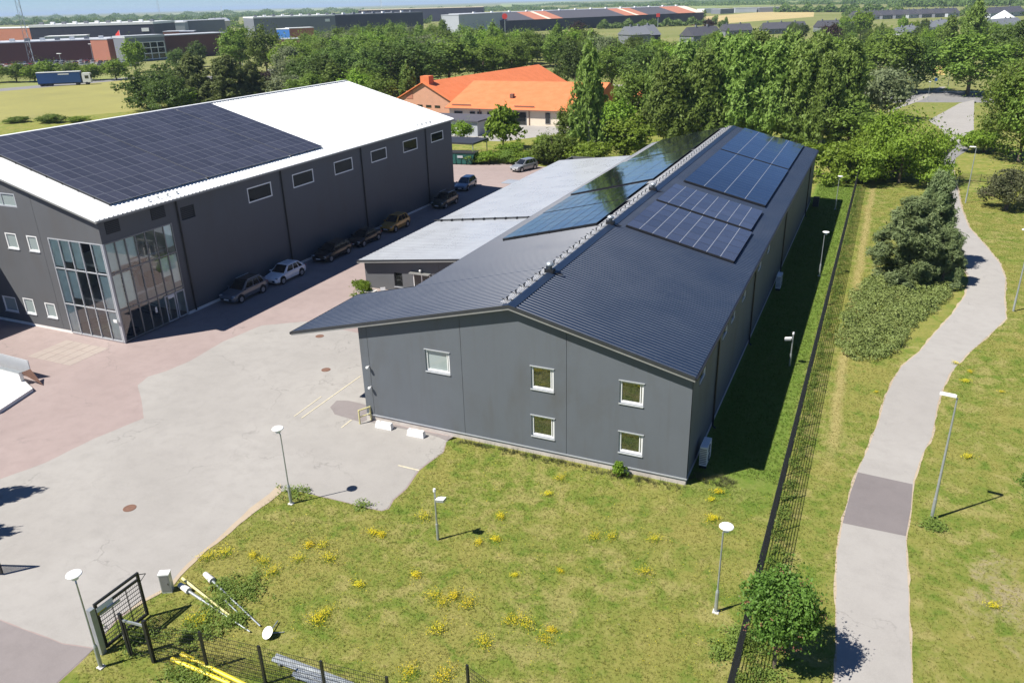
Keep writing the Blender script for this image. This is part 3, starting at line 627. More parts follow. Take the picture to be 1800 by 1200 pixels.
# glass corner
def curtain(a0, a1, cols, to3, rows, door=None, fc='alu'):
    xs = [a0+(a1-a0)*i/cols for i in range(cols+1)]
    gw = MB(); frame_ring(gw, a0, a1, .12, GZ, .09, to3, -.04, .08); o = gw.build('glazed_front', M[fc], hall2)
    for x in xs[1:-1]: q = MB(); pbox(q, x-.035, x+.035, .21, GZ-.09, -.05, .06, to3); q.build('mullion', M[fc], o)
    for z in rows[1:-1]: q = MB(); pbox(q, a0+.09, a1-.09, z-.05, z+.05, -.03, .055, to3); q.build('transom', M[fc], o)
    for i in range(cols):
        for j in range(len(rows)-1):
            q = MB(); q.add([to3(a, b, .02) for a, b in rect(xs[i]+.03, xs[i+1]-.03, rows[j]+.045, rows[j+1]-.045)], [(0,1,2,3)])
            p = q.build('pane', M['glass'], o); 
    return o
rows = [.12, 2.86, 6.1, GZ]
curtain(GX0, BX-.14, 5, yface(BY), rows); ce = curtain(BY+.14, GY1, 7, xface(BX), rows, fc='trimlight')
q = MB(); q.box(BX-.16, BX+.02, BY-.02, BY+.15, .1, GZ); q.build('corner_post', M['alu'], hall2)
for y0, y1 in ((8.55, 9.7), (9.8, 10.85)):
    q = MB(); frame_ring(q, y0, y1, .14, 2.6, .11, xface(BX), -.07, -.03); d_ = q.build('door', M['alu'], hall2)
    q = MB(); q.tube((BX+.12,y0+.2,.9),(BX+.12,y0+.2,1.5),.02,n=6); q.build('handle', M['steel'], d_)
q = MB(); pbox(q, 8.9, 9.6, 2.25, 2.5, -.10, -.08, xface(BX)); q.build('door_notice', M['white'], hall2)
q = MB(); pbox(q, 7.35, 7.55, 1.5, 2.0, -.045, -.03, xface(BX)); q.build('wall_notice', M['white'], hall2)
q = MB(); q.box(-49.35,-48.95,3.45,3.52,1.95,2.2); q.build('sign_plate', M['white'], hall2)
for i in range(5):
    x0_ = GX0+.1+i*(BX-.14-GX0)/5
    for j, (za_, zb2) in enumerate(((.15,2.7),(3.0,5.9),(6.25,GZ-.15))):
        if (i, j) in ((0,0),(0,1),(0,2),(1,2),(1,1),(4,0),(4,1),(4,2),(2,2)): q = MB(); q.box(x0_, x0_+1.12, BY+.08, BY+.11, za_+(.5 if i == 1 else 0), zb2); q.build('pale_fill_panel', M['fillpanel'], hall2)  # opaque left columns; the other pale panels are added to brighten the glazing
for i, j in ((0,2),(1,2),(2,2),(0,1),(1,1),(6,2),(6,1),(5,1)):
    y0_ = BY+.14+i*(GY1-BY-.14)/7; za_, zb2 = ((.15,2.7),(3.0,5.9),(6.25,GZ-.15))[j]; q = MB(); q.box(BX-.16, BX-.12, y0_+.05, y0_+.98, za_+(1.2 if i == 5 else .3*i % .7), zb2); q.build('pale_fill_panel', M['fillpanel'], hall2)  # pale panels added behind east panes to brighten them, standing for reflected sky
# interior of the glazed corner
q = MB(); q.box(GX0-1.2, BX-.3, BY+.2, GY1+.4, .05, .10); q.build('floor', M['innerfloor'], hall2)
for z in (2.72, 5.96): q = MB(); q.box(GX0-1.2, BX-1.6 if z > 3 else BX-2.3, BY+1.6, GY1+.4, z, z+.22); q.build('floor_slab', M['white'], hall2)
q = MB(); q.box(GX0-1.3, GX0-1.2, BY+.2, GY1+.5, .1, GZ+.2); q.box(GX0-1.2, BX-.3, GY1+.4, GY1+.5, .1, GZ+.2); q.box(GX0-1.2, BX-.3, BY+.2, GY1+.5, GZ+.2, GZ+.3); q.build('inner_wall', M['inner'], hall2)
for z0, z1, ya, yb in ((.1, 2.8, 9.6, 5.6), (2.94, 5.96, 5.4, 9.6)):
    n_ = 12; s_ = MB()
    for k in range(n_):
        yy = ya+(yb-ya)*k/n_; zz = z0+(z1-z0)*(k+.6)/n_; s_.box(BX-3.3, BX-2.0, min(yy, yy+(yb-ya)/n_), max(yy, yy+(yb-ya)/n_), zz, zz+.06)
    s_.obox((BX-2.0, (ya+yb)/2, (z0+z1)/2+.1), (.03,0,0), (0,(yb-ya)/2,(z1-z0)/2), (0,0,.12)); s_.obox((BX-2.0, (ya+yb)/2, (z0+z1)/2+1.0), (.02,0,0), (0,(yb-ya)/2,(z1-z0)/2), (0,0,.03))
    s_.build('staircase', M['trim'], hall2)
for a, b, c, d, e, f, m_ in ((-54.6,-53.2,5.0,5.8,.1,.85,'dark'),(-52.6,-51.6,5.2,6.2,.1,.5,'trim'),(-54.9,-54.2,7,8.4,3,4.9,'dark'),(-52.4,-51.0,9.2,10.6,3,4.0,'trim'),(-55.4,-55.1,6,8,6.6,7.8,'trim'),(-50.4,-49.6,5,6,.1,.5,'dark')):
    q = MB(); q.box(a,b,c,d,e,f); q.build('furniture', M[m_], hall2)
# west wing outside the frame that shades the south wall
wing = thing('west_wing', 'low dark wing projecting at the left picture edge beside the white-roofed hall', 'building', (0,0,0))
q = MB(); q.box(-84,-66.0,-34,3.4,0,11.2); q.build('wall', M['clad2'], wing); q = MB(); q.box(-84.2,-65.8,-34.2,3.4,11.2,11.4); q.build('roof', M['roofwhite'], wing)

# pale slabs added in place of sunlight the glazed corner throws on the paving
for i in range(5):
    for j in range(3):
        x0 = -54.4+i*1.02; y0 = 2.4-j*1.25
        q = MB(); q.box(-.49,.49,-.6,.6,.002,.016); o = q.build('light_patch_slab', M['lightslab'], None, (x0+.5, y0-.62, .0)); tag(o, 'pale square slab added for the light thrown by the glazed corner', 'paving slab', 'pale slabs added for light thrown by the glazed corner')

# loading ramp on the left
dock = thing('loading_ramp', 'white concrete loading ramp with grey steel screens at the left picture edge', 'ramp', (0,0,0))
a, b = G(60,690), G(0,727); c = G(0,640); d_ = G(42,664)
q = MB(); q.prism([G(59,688), G(0,727), G(-90,760), G(-120,650), G(-20,655), G(42,672)], 0, .28); q.build('slab', M['whitecon'], dock)
e0, e1 = Vector((*G(-60,648), 0)), Vector((*G(42,676), 0)); dv = (e1-e0).normalized(); nv = Vector((-dv.y, dv.x, 0))
q = MB(); q.obox((e0+e1)/2+Vector((0,0,.62)), (e1-e0)/2, nv*.14, Vector((0,0,.36))); q.build('wall', M['whitecon'], dock)
q = MB(); q.obox((e0+e1)/2+Vector((0,0,1.0)), (e1-e0)/2, nv*.17, Vector((0,0,.025))); q.build('coping', M['steel'], dock)
p0, p1 = e0+nv*.9, e1+nv*.9-dv*.2
q = MB(); q.obox((p0+p1)/2+Vector((0,0,1.0)), (p1-p0)/2, nv*.03, Vector((0,0,.62))); q.build('screen', M['alu'], dock)
q = MB(); q.add([tuple(e1+nv*.8+Vector((0,0,1.0))), tuple(e1+nv*.1+Vector((0,0,1.0))), tuple(e1+dv*1.6+nv*.5+Vector((0,0,.03))), tuple(e1+nv*.8+Vector((0,0,.9))), tuple(e1+nv*.1+Vector((0,0,.9))), tuple(e1+dv*1.6+nv*.5+Vector((0,0,.01)))], [(0,1,2),(5,4,3),(0,2,5,3),(1,4,5,2),(0,3,4,1)]); q.build('ramp_plate', M['rust'], dock)

# ------------------------------------------------------------ cars
CAR_MATS = {}
def paint(n, c, metal=.3):
    m, t, b, N, L = nodes('paint_'+n); b.inputs['Base Color'].default_value = (*c, 1); b.inputs['Metallic'].default_value = metal
    b.inputs['Roughness'].default_value = .35; b.inputs['Coat Weight'].default_value = 1; b.inputs['Coat Roughness'].default_value = .05
    p = wpos(t); L.new(mixc(t, c, tuple(q*.8+.01 for q in c), ramp(t, noise(t, 1.5, 4, .6, p), .45, .75, 0, .5)), b.inputs['Base Color']); return m
M['lamp'] = glassm('headlamp_glass', (.55,.58,.6), .2, False); M['tail'] = plain('tail_lamp', (.35,.02,.02), .3)
M['screen'] = glassm('car_glass', (.012,.014,.016), .05, False); M['rim'] = plain('alloy_rim', (.45,.46,.48), .35, .6)
def loft(stations, W):
    mb = MB(); n = 0; rings = []
    for x, zb_, zt, wf in stations:
        w_ = W/2*wf; zm = zb_+(zt-zb_)*.55
        half = [(0,zb_),(w_*.86,zb_),(w_*.98,zb_+.10),(w_,zm),(w_*.95,zt-.05),(w_*.82,zt),(0,zt+.035)]
        rings.append([(x, y, z) for y, z in half]+[(x, -y, z) for y, z in half[-2:0:-1]])
    m_ = len(rings[0]); vs = [q for r in rings for q in r]
    fs = [(k*m_+i, k*m_+(i+1)%m_, (k+1)*m_+(i+1)%m_, (k+1)*m_+i) for k in range(len(rings)-1) for i in range(m_)]
    fs += [tuple(range(m_-1,-1,-1)), tuple((len(rings)-1)*m_+i for i in range(m_))]
    mb.add(vs, fs); return mb
def car(label, x, y, rz, pm, L=4.35, W=1.82, H=1.48, style='hatch', rails=False, roofm=None, group=None):
    o = thing('parked_car', label, 'car', (x, y, .012), rz, group); o.scale = (1.11,)*3    # front towards -x locally
    h = L/2; belt = .62*H; zb0 = .22
    st = [(-h, .34, .56*belt*1.1, .74), (-h*.965, .26, .72*belt, .88), (-h*.82, zb0, .84*belt, .96), (-h*.48, zb0, .96*belt, 1.0), (-h*.1, zb0, belt*1.0, 1.0), (h*.5, zb0, belt*1.02, 1.0)]
    if style == 'sedan': st += [(h*.82, zb0, belt*1.03, .98), (h*.95, .28, belt*.98, .92), (h, .38, belt*.75, .84)]
    else: st += [(h*.85, zb0, belt*1.04, .98), (h*.96, .28, belt*1.0, .93), (h, .38, belt*.8, .86)]
    loft(st, W).build('body', pm, o, smooth=False)
    xa, xb = -h*.46, (h*.70 if style == 'sedan' else h*.93); ra, rb = -h*.08, {'sedan': h*.42, 'hatch': h*.62, 'suv': h*.72, 'wagon': h*.76}[style]
    wb_, wr = W*.45, W*.345; zb1, zr1 = belt*.97, H
    C_ = lambda x_, w_, z_, s: (x_, s*w_, z_)
    def quad(name, P, m_, par=o, th=None): q = MB(); q.add(P, [(0,1,2,3)] if len(P) == 4 else [(0,1,2)]); return q.build(name, m_, par)
    q = MB(); q.add([C_(xa,wb_*.99,zb1,-1),C_(xa,wb_*.99,zb1,1),C_(xb,wb_*.99,zb1,1),C_(xb,wb_*.99,zb1,-1),C_(ra,wr,zr1-.03,-1),C_(ra,wr,zr1-.03,1),C_(rb,wr,zr1-.03,1),C_(rb,wr,zr1-.03,-1)],
        [(0,1,5,4),(1,2,6,5),(2,3,7,6),(3,0,4,7)]); q.build('pillar_frame', pm, o)
    e = .012
    lerp = lambda a_, b_, t_: tuple(a_[i]+(b_[i]-a_[i])*t_ for i in range(3))
    def inset(P, t1, t2, u1, u2, off):   # bilinear inset of a quad given corners P0..P3, offset along the normal
        f_ = lambda s_, t_: Vector(lerp(lerp(P[0], P[1], s_), lerp(P[3], P[2], s_), t_))
        R_ = [f_(t1,u1), f_(t2,u1), f_(t2,u2), f_(t1,u2)]; n_ = (R_[1]-R_[0]).cross(R_[2]-R_[1]).normalized()
        return [tuple(r_+n_*off) for r_ in R_]
    fr = [C_(xa,wb_,zb1,1),C_(xa,wb_,zb1,-1),C_(ra,wr,zr1,-1),C_(ra,wr,zr1,1)]
    quad('windscreen', inset(fr, .06,.94,.05,.95, e), M['screen'])
    rr_ = [C_(xb,wb_,zb1,-1),C_(xb,wb_,zb1,1),C_(rb,wr,zr1,1),C_(rb,wr,zr1,-1)]
    quad('rear_window', inset(rr_, .08,.92,.25,.92, e), M['screen'])
    for s in (1, -1):
        sd = [C_(xa,wb_,zb1,s),C_(xb,wb_,zb1,s),C_(rb,wr,zr1,s),C_(ra,wr,zr1,s)]
        for t1, t2 in ((.10,.42),(.46,.70),(.74,.90)): quad('side_window', inset(sd, t1, t2, .10, .86, -e*s), M['screen'])
        q = MB(); q.obox((xa+.25, s*(W/2+.06), belt+.05), (.06,0,0), (0,.09,0), (0,0,.06)); q.build('wing_mirror', pm, o)
        q = MB(); q.obox((-h*.90, s*W*.36, belt*.72), (.13,s*-.06,0), (.02,.14,0), (0,0,.06)); q.build('headlight', M['lamp'], o)
        q = MB(); q.obox((h*.955, s*W*.38, belt*.86), (.08,0,0), (0,.12,0), (0,0,.09)); q.build('tail_light', M['tail'], o)
        if rails: q = MB(); q.tube((ra+.1, s*wr*.98, zr1+.04), (rb-.1, s*wr*.98, zr1+.04), .022, n=6); q.build('roof_rail', M['alu'], o)
        for wx2 in (-h*.62, h*.62):
            q = MB(); q.tube((wx2, s*(W/2-.20), .33), (wx2, s*(W/2+.012), .33), .335, n=18); wh = q.build('wheel', M['rubber'], o)
            q = MB(); q.tube((wx2, s*(W/2+.0), .33), (wx2, s*(W/2+.02), .33), .22, n=14); q.build('rim', M['rim'], wh)
            q = MB(); q.tube((wx2, s*(W/2-.22), .40), (wx2, s*(W/2+.004), .40), .395, n=18); q.build('wheel_arch', M['dark'], o)
    q = MB(); q.add([C_(ra-.02,wr*1.02,zr1-.02,-1),C_(rb+.03,wr*1.02,zr1-.03,-1),C_(rb+.03,wr*1.02,zr1-.03,1),C_(ra-.02,wr*1.02,zr1-.02,1),C_(ra+.12,wr*.8,zr1+.035,-1),C_(rb-.1,wr*.8,zr1+.03,-1),C_(rb-.1,wr*.8,zr1+.03,1),C_(ra+.12,wr*.8,zr1+.035,1)],
        [(4,5,6,7),(0,1,5,4),(1,2,6,5),(2,3,7,6),(3,0,4,7),(0,3,2,1)]); q.build('roof', roofm or pm, o)
    q = MB(); q.box(-h-.012, -h+.05, -W*.30, W*.30, .36, .52); q.build('grille', M['black'], o)
    q = MB(); q.box(-h-.022, -h-.004, -.26, .26, .40, .50); q.build('number_plate', M['white'], o)
    return o
P90 = math.pi/2
grp = 'cars parked along the dark wall of the white-roofed hall'
blk = paint('black', (.006,.006,.007), .1)
car('bluish grey car with silver roof rails, first in the row from the glass entrance', -47.3, 16.75, P90, paint('grey', (.12,.14,.17)), 4.45, 1.85, 1.62, 'suv', True, blk, grp)
car('white hatchback parked behind the bluish grey car', -47.05, 22.6, P90, paint('white', (.84,.85,.86), 0), 4.3, 1.82, 1.48, 'hatch', group=grp)
car('black estate car parked between the white hatchback and another black car', -47.0, 30.8, P90, blk, 4.7, 1.85, 1.5, 'wagon', group=grp)
car('black saloon parked just before the gold car', -46.9, 37.0, P90, blk, 4.5, 1.82, 1.45, 'sedan', group=grp)
car('gold coloured small car in the shade of the dark wall', -46.7, 43.6, P90, paint('gold', (.42,.25,.05)), 4.1, 1.74, 1.62, 'suv', group=grp)
car('dark green off-roader near the far end of the dark wall', -46.7, 56.6, P90, paint('green', (.02,.035,.03)), 4.3, 1.82, 1.68, 'suv', True, group=grp)
car('blue grey estate car just beyond the far corner of the dark wall', -49.1, 67.6, P90+.12, paint('blue', (.10,.15,.21)), 4.7, 1.82, 1.5, 'wagon', group=grp)
car('silver family car alone on the sunlit yard in front of the hedge', -46.2, 83.2, P90-.35, paint('silver', (.30,.31,.32)), 4.6, 1.84, 1.62, 'suv')

# ------------------------------------------------------------ lamp posts
def disc_lamp(label, u, v, h, off=(-.12, 0), group='disc-topped lamp posts around the halls', rz=0):
    x, y = G(u, v); o = thing('lamp_post', label, 'lamp post', (x, y, 0), rz, group)
    q = MB(); q.tube((0,0,0),(0,0,1.15),.085,.085,10); q.tube((0,0,1.15),(0,0,1.28),.085,.05,10); q.tube((0,0,1.28),(0,0,h-.35),.042,.034,10); q.tube((0,0,h-.35),(off[0],off[1],h-.05),.034,.034,8); q.build('pole', M['steel'], o)
    q = MB(); q.box(-.14,.14,-.14,.14,0,.05); q.build('base_plate', M['concrete'], o)
    q = MB(); q.lathe([(.05,-.26),(.14,-.22),(.15,-.06),(.29,-.03),(.32,.01),(.30,.04),(.10,.07)], 24, c=(off[0],off[1],h)); hd = q.build('lamp_head', M['white'], o, smooth=False)
    q = MB(); q.lathe([(.10,-.24),(.13,-.23),(.135,-.07),(.10,-.065)], 16, c=(off[0],off[1],h-.003)); q.build('lens', M['steel'], hd)
    return o
disc_lamp('disc-topped grey lamp post on the lawn right beside the long black fence', 1258, 1075, 4.75, (.12,0))
disc_lamp('disc-topped lamp post at the grass tip where the parking bays begin', 512, 885, 4.85)
disc_lamp('disc-topped lamp post at the lower left next to the open gate', 178, 1172, 4.85, (-.15,.1))
disc_lamp('disc-topped lamp post inside the fence halfway along the shaded side of the hall', 1440, 485, 4.5, (.1,0))
disc_lamp('disc-topped lamp post inside the fence nearer the far hedge', 1468, 368, 4.3, (.1,0))
disc_lamp('farthest disc-topped lamp post, against the hedge beyond the hall', 1491, 312, 4.4, (.1,0))
disc_lamp('disc-topped lamp post beside the far road crossing', 1630, 178, 4.7); disc_lamp('disc-topped lamp post left of the far road crossing', 1571, 196, 4.6)
disc_lamp('disc-topped lamp post beyond the pinkish yard in front of the birches', 1042, 282, 4.6)
def flood_post(label, u, v, h, dx):
    x, y = G(u, v); o = thing('floodlight_post', label, 'floodlight', (x, y, 0), 0, 'short floodlight posts')
    q = MB(); q.tube((0,0,0),(0,0,1.0),.075,.075,10); q.tube((0,0,1.0),(0,0,h),.05,.045,10); q.build('pole', M['steel'], o)
    q = MB(); q.tube((0,0,h),(0,0,h+.16),.08,.07,10); q.build('cap', M['white'], o)
    q = MB(); q.obox((dx*.34,0,h-.42), (.23,0,.04), (0,.16,0), (-.015,0,.07)); q.build('floodlight', M['steel'], o)
    q = MB(); q.obox((dx*.34,0,h-.34), (.24,0,.04), (0,.17,0), (-.0,0,.01)); q.build('visor', M['white'], o)
    q = MB(); q.box(min(0,dx*.3), max(0,dx*.3), -.02, .02, h-.5, h-.46); q.build('bracket', M['black'], o)
flood_post('short post with floodlight standing alone in the front lawn', 770, 948, 3.0, 1)
flood_post('short post with floodlight inside the fence beside the shaded wall', 1388, 643, 2.6, -1)
def path_lamp(label, u, v, h, d=(-.75, .1)):
    x, y = G(u, v); o = thing('street_lamp', label, 'street lamp', (x, y, 0), 0, 'tall street lamps along the footpath')
    q = MB(); q.tube((0,0,0),(0,0,1.3),.09,.09,10); q.tube((0,0,1.3),(0,0,h),.075,.04,10); q.tube((0,0,h-.02),(d[0]*.3,d[1]*.3,h+.05),.03,.03,8); q.build('pole', M['steel'], o)
    q = MB(); dv_ = Vector((d[0],d[1],0)); n_ = Vector((-dv_.y,dv_.x,0)).normalized()
    c_ = dv_*.55+Vector((0,0,h+.07))
    q.obox(c_, dv_*.5, n_*.12, Vector((0,0,.035))); q.obox(c_+Vector((0,0,.05)), dv_*.42, n_*.09, Vector((0,0,.02))); hd = q.build('lamp_head', M['white'], o)
    q = MB(); q.obox(c_-Vector((0,0,.04)), dv_*.35, n_*.08, Vector((0,0,.004))); q.build('lens', M['steel'], hd)
path_lamp('tall street lamp on the right verge beside the dark repair in the footpath', 1637, 912, 7.25)
path_lamp('tall street lamp cut by the right picture edge, beside the path bend', 1781, 547, 7.2, (-.7,-.1))
path_lamp('tall street lamp beyond the bushy pine where the footpath straightens', 1697, 357, 7.2)
path_lamp('very tall street lamp standing by the far road crossing', 1665, 158, 9.4, (-.5,.2))
path_lamp('tall street lamp rising from the trees left of the far crossing', 1565, 150, 8.5, (.6,.2))

# ------------------------------------------------------------ fences
def mesh_panel(name, L_, h, z0=.05, rh=.008):
    mb = MB(); n = int(L_/.10); r = .0042
    def bar(a, b):
        a, b = Vector(a), Vector(b); d = (b-a).normalized(); e = Vector((0,1,0)) ; g = d.cross(e)
        vs = [p+r*s1*e+r*s2*g for p in (a, b) for s1, s2 in ((-1,-1),(1,-1),(1,1),(-1,1))]
        mb.add(vs, [(0,1,5,4),(1,2,6,5),(2,3,7,6),(3,0,4,7)])
    for i in range(n+1): bar((i*L_/n,0,z0),(i*L_/n,0,h))
    for k in range(10):
        z = z0+(h-z0)*k/9
        for s in (-.009, .009):
            r = rh; bar((0,s,z),(L_,s,z)); 
        r = .0042
    return mb.mesh(name, M['black'])
def fence(label, pts, h, pitch, cat='fence', name='mesh_fence', rh=.008, pw=.03):
    o = thing(name, label, cat, (*pts[0], 0))
    pm = MB(); pm.box(-pw,pw,-pw*.7,pw*.7,0,h+.06); pm = pm.mesh('post', M['black']); cache = {}
    for a, b in zip(pts[:-1], pts[1:]):
        A, B = Vector(a)-Vector(pts[0]), Vector(b)-Vector(pts[0]); L_ = (B-A).length; n = max(1, round(L_/pitch)); d = (B-A)/n; rz = math.atan2(d.y, d.x)
        k_ = round(d.length, 2)
        if k_ not in cache: cache[k_] = mesh_panel('mesh_panel', d.length-.02, h, .05, rh)
        for i in range(n+1):
            p = A+d*i
            if i or a is pts[0]: link('post', pm, o, (p.x, p.y, 0), rz)
            if i < n: link('mesh_panel', cache[k_], o, (p.x, p.y, 0), rz)
    return o
fence('long black wire mesh fence between the lawn and the footpath', [(5.12, 88.0), (5.12, -21.0)], 2.5, 3.0)
pf = [G(270,1162), G(365,1175), G(467,1201)]; d3 = Vector(pf[2])-Vector(pf[1])
fence('black wire mesh fence at the bottom edge beside the open gate', [pf[0], pf[1], pf[2], tuple(Vector(pf[2])+d3), tuple(Vector(pf[2])+d3*2)], 2.0, 2.5, rh=.0035, pw=.055)
pq = G(821, 1168, 2.06); fence('black wire mesh fence at the bottom edge, right of the gap', [pq, (pq[0]+2.2, pq[1]-.75), (pq[0]+6.6, pq[1]-2.2)], 2.0, 2.5, rh=.0035, pw=.055)
ff = [G(800,283), G(870,282), G(940,278), G(1100,276), G(1200,270)]
fence('thin dark mesh fence behind the far hedge of the yard', ff, 1.9, 2.6)

# ------------------------------------------------------------ open gate
hp = Vector(G(187,1142)); fp = Vector(G(262,1082)); gd = (fp-hp); gl = gd.length; gr_ = math.atan2(gd.y, gd.x)
gate = thing('swing_gate', 'large black gate leaf standing open at the lower left', 'gate', (*hp, 0), gr_)
H_ = 2.55
def bx(name, x0, x1, y0, y1, z0, z1, m_, par): q = MB(); q.box(x0,x1,y0,y1,z0,z1); return q.build(name, M[m_], par)
bx('gate_post', -.30, -.06, -.12, .12, 0, 2.45, 'steel', gate)
bx('frame_rail', 0, gl, -.05, .05, H_-.10, H_, 'black', gate); bx('frame_rail', 0, gl, -.05, .05, .12, .24, 'black', gate)
bx('frame_rail', .1, gl-.1, -.04, .04, H_-.42, H_-.30, 'black', gate)
bx('frame_stile', gl-.12, gl, -.05, .05, .24, H_-.10, 'black', gate); bx('frame_stile', 0, .12, -.05, .05, .24, H_-.10, 'black', gate)
link('mesh_infill', mesh_panel('mesh_infill', gl-.24, H_-.40, .24), gate, (.12, 0, 0))
bm_ = MB(); bm_.box(-.016,.016,-.012,.012,.24,H_-.42); bm_ = bm_.mesh('bar', M['black'])
for k in range(1, 3): link('bar', bm_, gate, (k*gl/3, 0, 0))
bx('operator_arm', .1, 1.1, -.16, -.08, H_-.62, H_-.52, 'steel', gate)
q = MB(); q.tube((gl,.0,H_-.15),(gl+.35,.0,H_-.35),.02,n=6); q.tube((gl+.35,.0,H_-.35),(gl,.0,H_-.55),.02,n=6); q.build('catch_bracket', M['black'], gate)
sg = thing('notice_sign', 'small pale notice sign on top of the open gate', 'sign', (hp.x+gd.x*.18, hp.y+gd.y*.18, 2.15), gr_)
bx('board', -.4, .4, -.09, -.07, -.18, .18, 'white', sg); bx('stripe', -.4, .05, -.095, -.091, -.18, -.05, 'yellow', sg); 
wp = [Vector(G(230,1152)), Vector(G(271,1163))]; wd = wp[1]-wp[0]; wg = thing('gate_frame', 'black pedestrian gate frame of two posts and a top bar beside the open gate', 'gate', (*wp[0], 0), math.atan2(wd.y, wd.x))
bx('post', -.06, .06, -.06, .06, 0, 2.35, 'black', wg); bx('post', wd.length-.07, wd.length+.07, -.07, .07, 0, 2.3, 'black', wg); bx('top_bar', .06, wd.length-.07, -.03, .03, 1.95, 2.06, 'steel', wg)
bx('lock_case', -.09, -.061, -.05, .05, .95, 1.2, 'alu', wg)
bx('stile', .10, .16, -.03, .03, .05, 1.94, 'black', wg)
for k in range(7): bx('bar', .2+k*.0+.0, wd.length-.1, -.008, .008, .2+k*.26, .215+k*.26, 'black', wg)
cx_, cy_ = G(296, 1038); cab = thing('utility_cabinet', 'small grey utility cabinet on the grass edge by the yard', 'cabinet', (cx_, cy_, 0), .5)
bx('body', -.24, .24, -.17, .17, 0, 1.05, 'alu', cab); bx('lid', -.26, .26, -.19, .19, 1.05, 1.12, 'white', cab); bx('door', -.2, .2, -.18, -.171, .12, 1.0, 'trimlight', cab); bx('lock', .12, .15, -.19, -.181, .5, .6, 'black', cab)
# left gate leaf, only its end is inside the frame
lp = Vector(G(6,1010)); lg = thing('swing_gate', 'second black gate leaf cut by the left picture edge', 'gate', (lp.x, lp.y, 0), rad(200))
bx('frame_rail', 0, 3.6, -.05, .05, 2.1, 2.22, 'black', lg); bx('frame_rail', 0, 3.6, -.05, .05, .12, .24, 'black', lg); bx('frame_stile', 0, .1, -.05, .05, .24, 2.1, 'black', lg); bx('frame_stile', 3.5, 3.6, -.05, .05, .24, 2.1, 'black', lg)
for k in range(1, 26): link('bar', bm_, lg, (.1+k*.13, 0, -.2))

# ------------------------------------------------------------ parking stones, bollard, manholes
def stone(label, u, v, rz):
    x, y = G(u, v); q = MB(); q.add([(-.62,-.2,0),(.62,-.2,0),(.62,.2,0),(-.62,.2,0),(-.56,-.13,.42),(.56,-.13,.42),(.56,.13,.42),(-.56,.13,.42)], [(4,5,6,7),(0,1,5,4),(1,2,6,5),(2,3,7,6),(3,0,4,7)])
    o = thing('parking_stone', label, 'parking stone', (x, y, .02), rz, 'white parking stones along the front wall'); q.build('block', M['whitecon'], o)
    for sx in (-.3,.3): q = MB(); q.tube((sx,0,.4),(sx,0,.47),.03,n=6); q.build('lifting_eye', M['rust'], o)
stone('white concrete parking stone nearest the left corner of the front wall', 676, 752, rad(2)); stone('white concrete parking stone where the front wall meets the grass edge', 732, 766, rad(2))
bx_, by_ = G(633, 745); o = thing('guard_hoop', 'yellow guard hoop at the left corner of the front wall', 'bollard', (bx_, by_, .02), rad(62))
q = MB(); q.tube((0,0,0),(0,0,1.0),.055,n=10); q.build('post', M['paleyellow'], o); q = MB(); q.tube((.85,0,0),(.85,0,1.0),.055,n=10); q.build('post', M['paleyellow'], o)
q = MB(); q.tube((-.02,0,1.0),(.87,0,1.0),.055,n=10); q.build('top_bar', M['paleyellow'], o); q = MB(); q.tube((0,0,.5),(.85,0,.5),.04,n=8); q.build('cross_bar', M['paleyellow'], o)
for i, (u, v, l) in enumerate(((573,650,'near the double white line'),(562,591,'just off the corner of the wide canopy'),(228,893,'in the open grey yard at the left'),(640,665+17,'beside the wall corner'))[:3]):
    x, y = G(u, v); q = MB(); q.lathe([(.36,0),(.36,.012),(.31,.014),(.31,.006)], 20); o = thing('manhole_cover', f'round rusty manhole cover {l}', 'manhole cover', (x, y, .014)); q.build('ring', M['rust'], o)
    q = MB(); q.lathe([(.30,0),(.30,.012)], 20); c_ = q.build('lid', M['rust'], o)

# ------------------------------------------------------------ things lying on the grass
def pole_lying(name, label, cat, p, q_, r0, r1, m_, z=.12, base=True):
    a, b = Vector((*G(*p), z)), Vector((*G(*q_), z*.7)); o = thing(name, label, cat, tuple(a)); d = (b-a)
    k = MB(); k.tube((0,0,0), d*.25, r0, r0, 10); k.tube(d*.25, d, r1, r1*.8, 10); k.build('pole', M[m_], o)
    if base: k = MB(); k.tube(-d.normalized()*.62+Vector((0,0,.02)), d.normalized()*.15+Vector((0,0,.02)), .13, .17, 10); k.build('concrete_foot', M['concrete'], o)
    return o
pole_lying('old_lamp_pole', 'old grey pole with a concrete foot lying in the weeds, the one nearest the lawn', 'pole', (372,1022), (458,1102), .07, .045, 'steel')
pole_lying('old_lamp_pole', 'old grey pole with a concrete foot lying nearest the cabinet', 'pole', (330,1040), (440,1112), .07, .045, 'steel')
pole_lying('old_lamp_pole', 'thin grey pole lying between the two concrete-footed poles', 'pole', (388,1050), (420,1080), .05, .04, 'steel', base=False)
pole_lying('yellow_pole', 'faded yellow pole lying beside the cabinet', 'pole', (322,1022), (405,1086), .07, .06, 'paleyellow', .22, base=False)
pole_lying('yellow_pole', 'bright yellow pole lying by the bottom fence, the one farther from it', 'pole', (320,1153), (445,1212), .10, .10, 'yellow', .15, base=False)
pole_lying('yellow_pole', 'bright yellow pole lying by the bottom fence, the nearer one', 'pole', (303,1162), (405,1204), .10, .10, 'yellow', .15, base=False)
